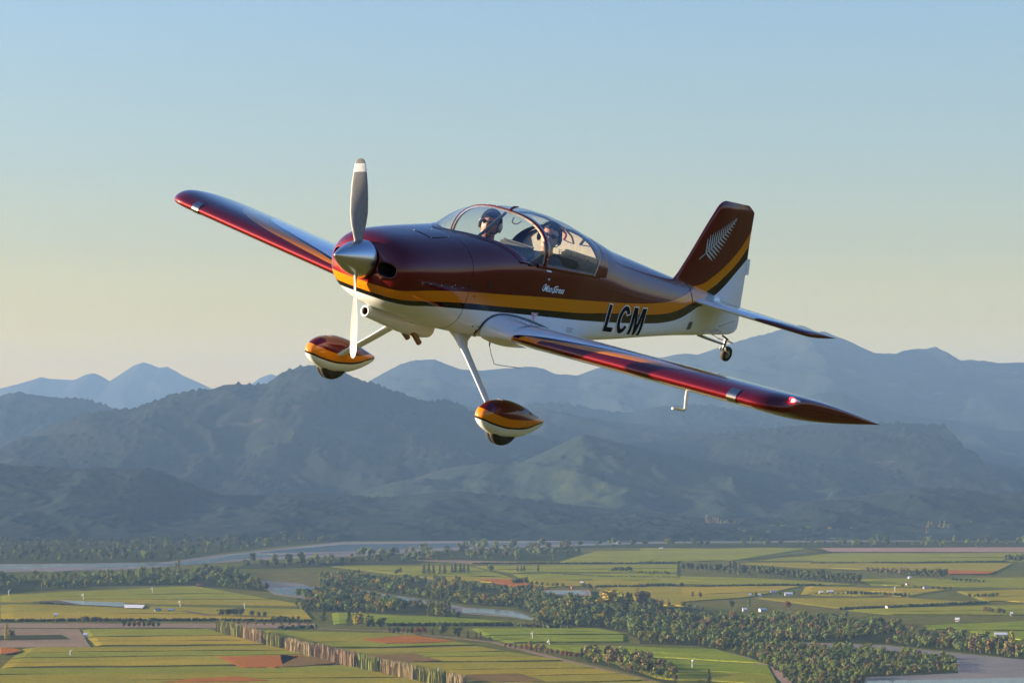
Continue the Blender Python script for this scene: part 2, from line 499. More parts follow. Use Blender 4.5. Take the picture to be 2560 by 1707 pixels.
# --- middle distance
vineyard(fb, (60, 302), (980, 300), (1240, 368), (500, 358), 'green', 2)
vineyard(fb, (520, 364), (1240, 374), (1400, 418), (900, 402), 'olive', 1)
patch(fb, [(1030, 392), (1250, 392), (1480, 455), (1250, 440)], 'red', z=1.9)
patch(fb, [(600, 262), (900, 262), (1400, 276), (1000, 284)], 'tan')
vineyard(fb, (1000, 302), (2352, 290), (2352, 344), (1250, 344), 'green', 2)
vineyard(fb, (1250, 350), (2352, 350), (2352, 430), (1440, 438), 'olive', 2, cols=['green', 'olive'])
vineyard(fb, (1800, 442), (2380, 440), (2380, 565), (2150, 545), 'yellow', 2, cols=['olive', 'yellow'])
vineyard(fb, (1800, 203), (2352, 192), (2352, 278), (1560, 278), 'green', 1)
# --- right half
vineyard(fc, (0, 296), (1040, 294), (600, 368), (0, 382), 'green')
patch(fc, [(1110, 296), (2600, 290), (2600, 322), (1165, 320)], 'pink', z=1.4)
vineyard(fc, (1130, 326), (2600, 325), (2600, 380), (640, 374), 'green', 2)
vineyard(fc, (600, 386), (2300, 390), (2200, 440), (1000, 415), 'olive')
patch(fc, [(1870, 432), (2180, 440), (2140, 457), (1870, 457)], 'red', z=1.8)
vineyard(fc, (0, 455), (900, 488), (1330, 520), (0, 520), 'green', 2)
vineyard(fc, (0, 534), (1000, 530), (700, 592), (0, 645), 'yellow', 2, cols=['yellow', 'olive'])
vineyard(fc, (1010, 530), (1900, 548), (1650, 592), (980, 580), 'olive', 2, cols=['yellow', 'olive'])
vineyard(fc, (700, 600), (1640, 602), (2090, 630), (1200, 662), 'olive', 1)
vineyard(fc, (1250, 672), (2600, 636), (2600, 705), (1500, 702), 'green', 2)
vineyard(fc, (1710, 770), (2600, 735), (2600, 800), (1745, 790), 'bright', 2)
vineyard(fc, (1340, 485), (2600, 470), (2600, 540), (1420, 522), 'green', 2)
vineyard(fc, (1930, 560), (2600, 545), (2600, 628), (2110, 620), 'olive', 2)
vineyard(fc, (2010, 806), (2600, 806), (2600, 865), (2200, 850), 'bright')
# --- river, gravel bars, channels
river_px = [(-400, 1414), (0, 1413), (200, 1410), (420, 1408), (520, 1399), (580, 1388), (700, 1375), (860, 1361), (1100, 1358), (1200, 1358), (1700, 1348), (2200, 1346.5), (2900, 1345), (2900, 1348), (2200, 1350), (1650, 1354), (1200, 1366), (1000, 1372), (860, 1382), (700, 1390), (560, 1400), (505, 1410), (300, 1417), (130, 1425), (0, 1421), (-400, 1426)]
grav_px = [(-400, 1411), (0, 1410), (400, 1406), (540, 1388), (850, 1355), (1700, 1345), (2900, 1342), (2900, 1349), (1700, 1356), (1200, 1372), (880, 1390), (620, 1401), (300, 1424), (0, 1430), (-400, 1434)]
slab('gravel_bank', grav_px, .2, .1, FM['gravel'])
slab('river', river_px, .45, .1, M_WATER)
slab('gravel_bar', [(60, 1421), (150, 1417), (260, 1416), (235, 1423), (130, 1430)], .7, .15, FM['gravel'])
slab('gravel_bar', [(640, 1384), (860, 1379), (1010, 1374), (880, 1382), (700, 1388)], .7, .15, FM['gravel'])
patch(fa, [(1780, 412), (2060, 432), (2160, 470), (2160, 545), (1880, 510), (1820, 470)], 'gravel', z=.3, name='gravel_bar')
patch(fa, [(1850, 470), (2060, 450), (2160, 462), (2150, 525), (1900, 500)], M_WATER, z=.6, name='river_channel')
patch(fb, [(230, 452), (460, 487), (720, 527), (960, 570), (1270, 592), (1415, 640), (1400, 655), (1235, 632), (900, 606), (690, 544), (430, 506), (230, 460)], 'gravel', z=.3, name='gravel_bar')
patch(fb, [(240, 455), (460, 492), (710, 530), (700, 543), (440, 508), (240, 465)], M_WATER, z=.6, name='river_channel')
patch(fb, [(930, 578), (1080, 578), (1260, 598), (1410, 642), (1390, 655), (1240, 628), (1050, 606), (930, 608)], M_WATER, z=.6, name='river_channel')
patch(fc, [(1000, 872), (1500, 890), (1900, 935), (2600, 1000), (2600, 1140), (1370, 1140), (1380, 1085), (1950, 1060), (1930, 965), (1480, 915), (1000, 893)], 'gravel', z=.3, name='gravel_bar')
patch(fc, [(1390, 1108), (1960, 1098), (2600, 1080), (2600, 1180), (1390, 1180)], M_WATER, z=.6, name='river_channel')
patch(fb, [(1455, 466), (1760, 464), (1778, 500), (1468, 497)], 'pink', z=1.2, h=1.0, name='pond_bank')
patch(fb, [(1470, 471), (1738, 469), (1748, 494), (1482, 491)], M_WATER, z=2.3, name='pond')
# --- tracks
def strip(name, pts, w, mat, z=.5):
    g_ = [Vector((*gp(u, v), 0)) for u, v in pts]
    L, R_ = [], []
    for i, p in enumerate(g_):
        d = (g_[min(i + 1, len(g_) - 1)] - g_[max(i - 1, 0)]).normalized()
        nrm = Vector((-d.y, d.x, 0)) * w / 2
        L.append(p + nrm); R_.append(p - nrm)
    n = len(g_)
    vs = [(p.x, p.y, z) for p in L] + [(p.x, p.y, z) for p in R_]
    o = mesh_obj(name, vs, [[i, i + 1, i + 1 + n, i + n][::-1] for i in range(n - 1)], mat)
    tag(o, kind='structure'); return o
strip('farm_track', [(520, 1580), (640, 1612), (780, 1648), (880, 1673), (1010, 1703), (1150, 1740)], 9, FM['road'])
strip('farm_track', [(790, 1571), (960, 1577), (1105, 1592), (1235, 1606), (1410, 1651), (1600, 1697), (1760, 1740)], 10, FM['tan'])
strip('farm_track', [fc(1020, 300), fc(1150, 322), fc(900, 345), fc(640, 372)], 18, FM['scrub'], 2.4)
strip('farm_track', [fc(500, 930), fc(640, 965), fc(760, 1010), fc(840, 1060), fc(900, 1120)], 9, FM['pink'])
strip('farm_track', [fa(1250, 630), fa(1400, 655), fa(1800, 668)], 7, FM['road'], 2.4)

# ================================================================== TREES
def leaf_mat(name, dark, light, rough=.85):
    t = NT(name)
    oi = t.t.nodes.new('ShaderNodeObjectInfo')
    f = t.noise(t.obj(), 9, 3, .7)
    c = t.ramp(f, [(.32, dark), (.66, light)])
    hsv = t.t.nodes.new('ShaderNodeHueSaturation')
    t.l(c, hsv.inputs['Color'])
    t.l(t.math('MULTIPLY_ADD', oi.outputs['Random'], .036, .487), hsv.inputs['Hue'])
    t.l(t.math('MULTIPLY_ADD', oi.outputs['Random'], .40, .78), hsv.inputs['Value'])
    t.color(hsv.outputs[0])
    t.set(Roughness=rough, Specular_IOR_Level=.05)
    return t.m
LM = dict(
    olive=leaf_mat('leaves_olive', (0.094, 0.121, 0.024), (0.243, 0.247, 0.048)),
    dark=leaf_mat('leaves_dark', (0.047, 0.058, 0.021), (0.118, 0.126, 0.038)),
    bluish=leaf_mat('leaves_willow', (0.086, 0.121, 0.041), (0.212, 0.240, 0.071)),
    gold=leaf_mat('leaves_gold', (.20, .145, .022), (.36, .25, .04)),
    rust=leaf_mat('leaves_rust', (.16, .055, .025), (.27, .10, .04)),
    brown=leaf_mat('leaves_brown', (0.133, 0.099, 0.043), (0.259, 0.185, 0.077)),
    tan=leaf_mat('leaves_tan', (.25, .19, .10), (.34, .26, .145)),
    lime=leaf_mat('leaves_lime', (.125, .13, .038), (.21, .205, .06)),
)
M_BARK = plain_mat('bark', (.10, .075, .055), .9)

def crown_mesh(name, kind, seed):
    r = random.Random(seed)
    vs, fs_ = [], []
    def clump(c, rad, n, size, flat=1.0):
        for _ in range(n):
            while True:
                d = Vector((r.uniform(-1, 1), r.uniform(-1, 1), r.uniform(-1, 1)))
                if .1 < d.length < 1: break
            d.normalize()
            p = Vector(c) + Vector((d.x * rad[0], d.y * rad[1], d.z * rad[2])) * (r.random() ** .3)
            nrm = (d + Vector((r.gauss(0, .28), r.gauss(0, .28), r.gauss(0, .28)))).normalized()
            a = nrm.orthogonal().normalized()
            a.rotate(Matrix.Rotation(r.uniform(0, 6.28), 3, nrm))
            b = nrm.cross(a)
            s = size * r.uniform(.6, 1.35)
            i = len(vs)
            vs.extend([p + a * s, p + b * s * .8, p - a * s * .9, p - b * s * .8])
            fs_.append((i, i + 1, i + 2, i + 3))
    if kind == 'broad':
        for k in range(9):
            ang = k * 2.4 + r.uniform(-.3, .3)
            q = r.uniform(.08, .27)
            z = r.uniform(.34, .78)
            clump((math.cos(ang) * q, math.sin(ang) * q, z), (r.uniform(.15, .23),) * 2 + (r.uniform(.13, .21),), 34, .062)
        clump((0, 0, .55), (.25, .25, .28), 50, .075)
    elif kind == 'poplar':
        for k in range(9):
            z = .12 + .82 * k / 8
            w = .115 * math.sin(math.pi * min(1, .25 + z * .72)) + .02
            clump((r.uniform(-.02, .02), r.uniform(-.02, .02), z), (w, w, .085), 30, .036)
    elif kind == 'conifer':
        for k in range(10):
            z = .10 + .86 * k / 9
            w = .24 * (1 - z) ** .8 + .012
            clump((r.uniform(-.02, .02), r.uniform(-.02, .02), z), (w, w, .055), 30, .045)
    else:   # shrub: low and wide
        for k in range(6):
            ang = k * 1.05 + r.uniform(-.3, .3)
            q = r.uniform(.2, .5)
            clump((math.cos(ang) * q, math.sin(ang) * q, .45), (.32, .32, .42), 26, .13)
    me = bpy.data.meshes.new(name)
    me.from_pydata([tuple(v) for v in vs], [], fs_)
    me.materials.append(LM['olive'])
    return me

def trunk_mesh(name, top, rad, limbs, seed):
    r = random.Random(seed)
    bm = bmesh.new()
    def tube(a, b, ra, rb, n=6):
        d = (b - a).normalized(); u = d.orthogonal().normalized(); w = d.cross(u)
        ring = []
        for p, q in ((a, ra), (b, rb)):
            ring.append([bm.verts.new(p + (u * math.cos(k * 6.2832 / n) + w * math.sin(k * 6.2832 / n)) * q) for k in range(n)])
        for k in range(n):
            bm.faces.new((ring[0][k], ring[0][(k + 1) % n], ring[1][(k + 1) % n], ring[1][k]))
    tube(Vector((0, 0, -.02)), Vector((0, 0, top)), rad, rad * .45)
    for k in range(limbs):
        a = k * 2.2 + r.random(); z = top * r.uniform(.45, .9)
        tube(Vector((0, 0, z)), Vector((math.cos(a) * .2, math.sin(a) * .2, z + .22)), rad * .45, rad * .12)
    me = bpy.data.meshes.new(name)
    bm.to_mesh(me); bm.free()
    me.materials.append(M_BARK)
    return me

CROWN = {k: [crown_mesh('crown_' + k, k, 100 + 10 * i + len(k)) for i in range(n)] for k, n in (('broad', 5), ('poplar', 3), ('conifer', 3), ('shrub', 3))}
TRUNK = dict(broad=trunk_mesh('trunk_broad', .55, .028, 4, 1), poplar=trunk_mesh('trunk_poplar', .85, .016, 0, 2),
             conifer=trunk_mesh('trunk_conifer', .9, .018, 0, 3), shrub=trunk_mesh('trunk_shrub', .4, .05, 3, 4))

def ground_scale(u, v):
    x, y = gp(u, v)
    return math.hypot(x, y) / FPX      # metres per source pixel there

def plant(name, kind, x, y, h, wide, leaf, label, cat, group=None, parts=True):
    rz = random.uniform(0, 6.28)
    me = random.choice(CROWN[kind])
    if parts:
        root = empty(name, (x, y, 0), rz)
        root.scale = (h * wide, h * wide, h)
        c = link(bpy.data.objects.new('crown', me), root)
        link(bpy.data.objects.new('trunk', TRUNK[kind]), root)
    else:
        root = c = link(bpy.data.objects.new(name, me))
        root.location = (x, y, 0); root.rotation_euler = (0, 0, rz); root.scale = (h * wide, h * wide, h)
    c.material_slots[0].link = 'OBJECT'
    c.material_slots[0].material = LM[leaf]
    tag(root, label, cat, group)
    return root

def plant_px(f, x, y, hpx, kind, leaf, label, wide=1.0, name='tree', cat='tree', group=None):
    u, v = f(x, y)
    k = f(0, 1)[1] - f(0, 0)[1]
    gx, gy = gp(u, v)
    return plant(name, kind, gx, gy, hpx * k * ground_scale(u, v), wide, leaf, label, cat, group)

def row(f, p0, p1, n, h0, h1, kind, leaves, label, group, wide=1.0, name='tree', jit=4, cat='tree'):
    ORD = ['first', 'second', 'third', 'fourth', 'fifth', 'sixth', 'seventh', 'eighth', 'ninth', 'tenth', 'eleventh', 'twelfth', 'thirteenth', 'fourteenth', 'fifteenth']
    for i in range(n):
        if n <= 2: lab = label
        elif i < (n + 1) // 2: lab = '%s from left: %s' % (ORD[i], label) if i else 'leftmost ' + label
        else: lab = '%s from right: %s' % (ORD[n - 1 - i], label) if i < n - 1 else 'rightmost ' + label
        t = (i + .5) / n
        x = p0[0] + (p1[0] - p0[0]) * t + random.uniform(-jit, jit)
        y = p0[1] + (p1[1] - p0[1]) * t + random.uniform(-jit, jit) * .25
        plant_px(f, x, y, (h0 + (h1 - h0) * t) * random.uniform(.85, 1.12), kind, random.choice(leaves), lab, wide, name, cat, group)

# single trees one can point at
plant_px(fb, 1885, 578, 138, 'broad', 'gold', 'large rounded golden tree at the left end of the big clump beside the pale pond', 1.45, 'golden_tree')
plant_px(fb, 1995, 592, 140, 'broad', 'olive', 'large olive tree in the middle of the big clump beside the pale pond', 1.3)
plant_px(fb, 2105, 590, 150, 'broad', 'brown', 'tall brownish tree at the right end of the big clump beside the pale pond', 1.2)
plant_px(fb, 190, 692, 108, 'conifer', 'dark', 'dark pointed conifer standing just left of the golden tree by the middle road', 1.2, 'conifer_tree')
plant_px(fb, 258, 706, 122, 'broad', 'gold', 'golden leaved round tree between dark trees beside the middle road', .9, 'golden_tree')
for x, y, h, s in ((325, 716, 112, 'next to the golden tree'), (398, 718, 98, 'at the right end of its clump')):
    plant_px(fb, x, y, h, 'broad', 'dark', 'dark bushy tree %s beside the middle road' % s, .95)
plant_px(fb, 800, 767, 105, 'broad', 'dark', 'left one of two tall dark trees where the red lined road bends', .95)
plant_px(fb, 895, 782, 100, 'broad', 'dark', 'right one of two tall dark trees where the red lined road bends', .95)
for x, y, h, s in ((965, 772, 52, 'first'), (1020, 775, 45, 'second'), (1050, 780, 56, 'third')):
    plant_px(fb, x, y, h, 'conifer', 'dark', '%s small dark conifer right of the two tall dark trees at the bend' % s, 1.2, 'conifer_tree')
plant_px(fb, 1110, 792, 38, 'broad', 'dark', 'small round dark tree at the corner of the bright green vineyard')
plant_px(fb, 735, 752, 62, 'poplar', 'lime', 'slim lime green tree left of the two tall dark trees', 1.3, 'poplar_tree')
plant_px(fa, 2210, 692, 112, 'conifer', 'dark', 'big dark conifer at the edge of the riverside wood', 1.3, 'conifer_tree')
plant_px(fa, 45, 822, 112, 'poplar', 'gold', 'golden poplar standing alone on the dry paddock', 1.3, 'poplar_tree')
plant_px(fa, 78, 806, 66, 'broad', 'dark', 'dark bush beside the lone golden poplar', 1.0)
plant_px(fa, 1220, 345, 82, 'poplar', 'gold', 'tall golden poplar rising from the left wood by the river', 1.4, 'poplar_tree')
plant_px(fa, 1205, 345, 60, 'poplar', 'olive', 'shorter olive poplar just left of the tall golden poplar', 1.4, 'poplar_tree')
plant_px(fb, 975, 505, 88, 'poplar', 'lime', 'yellow green poplar rising from the middle wood', 1.4, 'poplar_tree')
plant_px(fb, 920, 515, 85, 'poplar', 'olive', 'dull green poplar beside the yellow green one in the middle wood', 1.4, 'poplar_tree')
plant_px(fb, 1110, 348, 68, 'broad', 'olive', 'round olive tree standing alone in the middle vineyard', 1.05)
plant_px(fb, 1425, 338, 55, 'conifer', 'dark', 'lone dark conifer right of the pair of small conifers in the far field', .9, 'conifer_tree')
plant_px(fb, 500, 360, 46, 'broad', 'dark', 'dark round tree at the left edge of the middle field')
plant_px(fb, 525, 352, 48, 'broad', 'brown', 'bare brown tree beside the dark round tree at the left edge of the middle field', .7)
plant_px(fc, 905, 668, 58, 'broad', 'rust', 'round rust red tree on the edge of the right hand wood', .95, 'autumn_tree')
plant_px(fc, 560, 668, 62, 'broad', 'dark', 'dark round tree left of the white cottages in the wood')
plant_px(fc, 670, 655, 58, 'conifer', 'dark', 'dark conifer beside the white cottages in the wood', 1.1, 'conifer_tree')
plant_px(fc, 320, 600, 45, 'broad', 'gold', 'bright orange gold tree in the yellow vineyard', .9, 'golden_tree')
plant_px(fc, 370, 600, 45, 'broad', 'brown', 'faded brown tree right of the orange gold tree in the yellow vineyard', .8, 'autumn_tree')
plant_px(fc, 175, 640, 45, 'conifer', 'olive', 'small olive conifer in the yellow vineyard near the big clump', 1.0, 'conifer_tree')
plant_px(fc, 2280, 945, 142, 'poplar', 'gold', 'tall yellow poplar by the gravel bar at the right edge', 1.35, 'poplar_tree')
plant_px(fc, 420, 1122, 88, 'conifer', 'dark', 'dark conifer at the foot of the bright green vineyard', 1.3, 'conifer_tree')
plant_px(fc, 1525, 590, 26, 'broad', 'rust', 'small rust coloured tree at the end of the farm hedge', 1.1, 'autumn_tree')
plant_px(fc, 2025, 203, 76, 'poplar', 'gold', 'golden poplar standing apart on the far bank', 1.4, 'poplar_tree')
plant_px(fc, 2187, 193, 66, 'poplar', 'tan', 'faint tan poplar farthest right on the far bank', 1.2, 'poplar_tree')
# rows and clumps
row(fb, (660, 356), (830, 350), 5, 72, 60, 'conifer', ['dark'], 'dark conifer in the left clump of the middle field', 'left conifer clump in the middle field', 1.2, 'conifer_tree')
row(fb, (845, 347), (985, 344), 5, 62, 68, 'conifer', ['dark'], 'dark conifer in the right clump beside the lone olive tree', 'right conifer clump in the middle field', 1.2, 'conifer_tree')
row(fb, (1280, 337), (1345, 337), 3, 44, 42, 'conifer', ['dark'], 'small dark conifer of the little group in the far field', 'little conifer group in the far field', 1.2, 'conifer_tree')
row(fb, (1250, 418), (1350, 420), 5, 40, 62, 'broad', ['dark'], 'dark tree of the clump behind the orange field', 'clump behind the orange field', 1.0)
row(fb, (1370, 424), (1600, 440), 7, 34, 34, 'broad', ['olive', 'dark'], 'low tree in the line running to the white farmhouse by the pond', 'tree line to the farmhouse', 1.1)
row(fb, (1710, 448), (1775, 455), 4, 42, 42, 'broad', ['dark'], 'dark tree around the white farmhouse by the pond', 'trees round the farmhouse', 1.1)
row(fb, (1900, 335), (2040, 340), 8, 30, 44, 'broad', ['dark'], 'dark tree in the left part of the far field clump', 'far field clump', 1.1)
row(fb, (2070, 352), (2290, 358), 9, 26, 30, 'broad', ['olive', 'brown'], 'low brownish bush in the right part of the far field clump', 'low bushes of the far field clump', 1.2)
row(fc, (250, 434), (560, 448), 11, 58, 62, 'broad', ['dark'], 'dark tree in the far half of the long shelter belt', 'far half of the shelter belt', .95)
row(fc, (545, 452), (615, 462), 4, 80, 84, 'conifer', ['dark'], 'tall dark conifer standing up in the middle of the long shelter belt', 'tall conifers of the shelter belt', 1.3, 'conifer_tree')
row(fc, (620, 464), (1350, 516), 24, 80, 76, 'broad', ['dark'], 'dark tree in the near half of the long shelter belt', 'near half of the shelter belt', .95)
row(fc, (1385, 445), (1640, 468), 9, 42, 58, 'broad', ['dark', 'brown', 'olive'], 'tree in the brownish clump beyond the shelter belt', 'brownish clump beyond the shelter belt', 1.05)
row(fc, (1650, 475), (1870, 490), 9, 62, 80, 'broad', ['dark'], 'dark tree in the tall clump by the white house', 'tall clump by the white house', 1.0)
row(fc, (1900, 495), (2120, 508), 8, 28, 22, 'broad', ['dark'], 'low dark bush trailing right from the tall clump', 'bushes trailing from the tall clump', 1.3)
row(fc, (2235, 380), (2352, 384), 6, 48, 62, 'broad', ['dark'], 'dark tree in the clump at the far right edge', 'clump at the far right edge', 1.1)
row(fc, (1590, 535), (1920, 552), 9, 24, 24, 'broad', ['dark', 'olive', 'brown'], 'low bush along the lane past the right hand farm', 'bushes along the right lane', 1.2)
row(fc, (2010, 598), (2200, 592), 8, 28, 34, 'broad', ['dark', 'olive'], 'dark bush of the hedge on the right edge fields', 'hedge bushes on the right', 1.2)
row(fc, (2100, 690), (2240, 700), 6, 50, 36, 'broad', ['dark', 'brown'], 'dark tree around the small house on the right edge', 'trees round the small right house', 1.0)
row(fc, (670, 588), (960, 580), 10, 24, 24, 'broad', ['dark'], 'dark garden tree among the white farm buildings', 'garden trees of the farm', 1.1)
row(fc, (1065, 580), (1260, 578), 6, 18, 18, 'broad', ['dark'], 'low garden tree beside the grey sheds', 'garden trees of the sheds', 1.2)
row(fc, (400, 190), (610, 190), 12, 95, 50, 'poplar', ['tan', 'gold'], 'pale poplar in the row on the far river bank below the hills', 'left poplar row on the far bank', 1.1, 'poplar_tree')
row(fc, (1755, 214), (1900, 216), 6, 84, 80, 'poplar', ['gold', 'tan', 'lime'], 'golden poplar in the tight group on the far river bank', 'golden poplar group on the far bank', 1.4, 'poplar_tree')
row(fb, (700, 632), (860, 636), 6, 112, 108, 'poplar', ['lime', 'olive'], 'light green poplar in the tight group by the inner river channel', 'light green poplars by the channel', 1.6, 'poplar_tree')
row(fb, (440, 742), (700, 752), 9, 52, 58, 'broad', ['dark', 'brown', 'rust'], 'small mixed tree along the straight middle road', 'trees along the middle road', .8)
row(fb, (1195, 832), (1690, 912), 15, 46, 62, 'broad', ['rust', 'rust', 'brown'], 'rust red tree along the diagonal road by the bright vineyard', 'rust red roadside trees', .75, 'autumn_tree')
row(fb, (1350, 848), (1480, 862), 3, 66, 70, 'broad', ['brown'], 'taller grey brown tree among the rust red roadside trees', 'grey brown roadside trees', .8)
row(fa, (1600, 716), (2130, 722), 9, 32, 30, 'broad', ['rust'], 'small red tree on the dry strip below the dark hedge', 'small red trees on the dry strip', 1.0, 'autumn_tree')
row(fa, (830, 735), (1100, 735), 8, 56, 48, 'broad', ['rust', 'brown', 'dark'], 'tree in the reddish clump on the dry strip', 'reddish clump on the dry strip', .9)
row(fa, (560, 702), (690, 698), 5, 48, 40, 'broad', ['dark', 'brown'], 'dark tree standing over the long dark hedge on the left', 'trees over the left hedge', 1.0)
row(fa, (1490, 658), (1660, 662), 7, 64, 70, 'broad', ['dark', 'olive'], 'olive tree in the clump left of the pair in the left vineyard', 'clump in the left vineyard', 1.0)
row(fa, (1700, 664), (1830, 666), 3, 54, 50, 'broad', ['dark'], 'dark tree of the trio right of the clump in the left vineyard', 'trio in the left vineyard', 1.0)
row(fa, (1850, 692), (2050, 694), 7, 42, 42, 'broad', ['dark', 'olive'], 'dark tree standing on the hedge line left of the big conifer', 'trees on the hedge line', 1.0)
row(fc, (2000, 930), (2340, 962), 6, 110, 90, 'broad', ['olive', 'brown'], 'brownish tree on the gravel bank at the right edge', 'trees on the right gravel bank', .7)

# hedges: thin upright shoots packed along a line
def hedge(name, pts, h, w, leaf, label, group=None, dens=1.2, rag=.25, cat='hedge', wsh=1.6):
    g_ = [Vector((*gp(u, v), 0)) for u, v in pts]
    vs, fs_ = [], []
    org = g_[0].copy()
    for a, b in zip(g_, g_[1:]):
        d = b - a; L = d.length; d.normalize(); nn = Vector((-d.y, d.x, 0))
        for _ in range(int(L * dens)):
            p = a - org + d * random.uniform(0, L) + nn * random.uniform(-w / 2, w / 2)
            ht = h * random.uniform(1 - rag, 1.0)
            z0 = random.uniform(0, .25) * h
            an = random.uniform(0, 6.28); s = random.uniform(.5, 1.1) * min(wsh, h * .4)
            q = Vector((math.cos(an) * s, math.sin(an) * s, 0))
            i = len(vs)
            lean = Vector((random.uniform(-.3, .3), random.uniform(-.3, .3), 0))
            vs.extend([p - q * .7 + Vector((0, 0, z0 * .3)), p + q * .7 + Vector((0, 0, z0 * .3)), p + q + Vector((0, 0, ht * .7)) + lean, p + Vector((0, 0, ht)) + lean * 2, p - q + Vector((0, 0, ht * .72)) + lean])
            fs_.append((i, i + 1, i + 2, i + 3, i + 4))
    o = mesh_obj(name, vs, fs_, LM[leaf])
    o.location = org
    tag(o, label, cat, group)
    return o

def pop_line(t):   # foot of the poplar windbreak, from its far end (0) to the lower edge (1)
    a, b, c = (545, 1580), (862, 1663), (1160, 1728)
    return lerp(a, b, t / .52) if t < .52 else lerp(b, c, (t - .52) / .48)
segs = [(0.0, .10, 'lime', 'first short olive section of the poplar windbreak, at its far end'), (.105, .185, 'tan', 'second tan section of the poplar windbreak from its far end'),
        (.195, .265, 'lime', 'third section of the poplar windbreak, greenish, from its far end'), (.28, .385, 'tan', 'fourth, long tan section of the poplar windbreak'),
        (.40, .565, 'tan', 'fifth and longest tan section of the poplar windbreak'), (.585, .66, 'lime', 'sixth section of the poplar windbreak, olive, beside the white van'),
        (.67, .80, 'tan', 'seventh section of the poplar windbreak, pale tan, right of the white van'), (.82, .92, 'lime', 'eighth section of the poplar windbreak, olive, near the lower edge'),
        (.94, 1.0, 'tan', 'last tan section of the poplar windbreak at the lower edge')]
for t0, t1, lf, lab in segs:
    hedge('windbreak_hedge', [pop_line(t0), pop_line((t0 + t1) / 2), pop_line(t1)], 14.5 + 1.5 * random.random(), 5, lf, lab, 'poplar windbreak sections', dens=15.0, rag=.5, wsh=.5)
hl = [
    ([fa(0, 694), fa(550, 690)], 4.5, 'dark', 'left end of the long dark hedge across the left vineyards'),
    ([fa(560, 690), fa(1500, 688), fa(2130, 698)], 4.5, 'dark', 'long dark hedge across the left vineyards below the tree trio'),
    ([fa(240, 566), fa(430, 577)], 3, 'dark', 'short dark hedge at the left end of the left pond'),
    ([fb(440, 690), fb(1250, 690), fb(1640, 712)], 5, 'dark', 'dark hedge behind the bright green vineyard'),
    ([fb(1000, 286), fb(1400, 284), fb(2352, 284)], 4, 'dark', 'long thin hedge across the far middle field'),
    ([fb(1790, 440), fb(2352, 434)], 5, 'dark', 'dark hedge running right from the farmhouse by the pond'),
    ([fc(0, 384), fc(250, 386)], 4, 'dark', 'short hedge at the left of the shelter belt'),
    ([fc(1050, 390), fc(1600, 386), fc(2250, 378)], 4, 'dark', 'thin hedge right of the shelter belt top'),
    ([fc(0, 530), fc(270, 524)], 6, 'dark', 'thick dark hedge on the left of the yellow vineyard'),
    ([fc(330, 532), fc(830, 522), fc(1130, 524)], 4, 'dark', 'low hedge above the white farm buildings'),
    ([fc(1260, 576), fc(1470, 582), fc(1650, 592)], 6, 'dark', 'dark hedge running right from the grey sheds'),
    ([fc(1230, 672), fc(1500, 660), fc(1980, 638), fc(2130, 632)], 4.5, 'dark', 'dark hedge slanting along the right hand lane'),
    ([fb(1490, 350), fb(1900, 372), fb(2352, 376)], 3, 'dark', 'faint hedge in the middle of the far right vineyard'),
    ([fa(1900, 745), fa(2140, 738)], 5, 'dark', 'short dark hedge between the red trees and the first windbreak field'),
]
for pts, h, lf, lab in hl:
    hedge('field_hedge', pts, h, 5, lf, lab, 'field hedges', dens=2.2, rag=.5)

# ---- woods: the trees nearest the camera one by one, the rest of each wood as one mass
def inside(p, poly):
    x, y = p; c = False
    for i in range(len(poly)):
        x1, y1 = poly[i]; x2, y2 = poly[i - 1]
        if (y1 > y) != (y2 > y) and x < (x2 - x1) * (y - y1) / (y2 - y1) + x1: c = not c
    return c

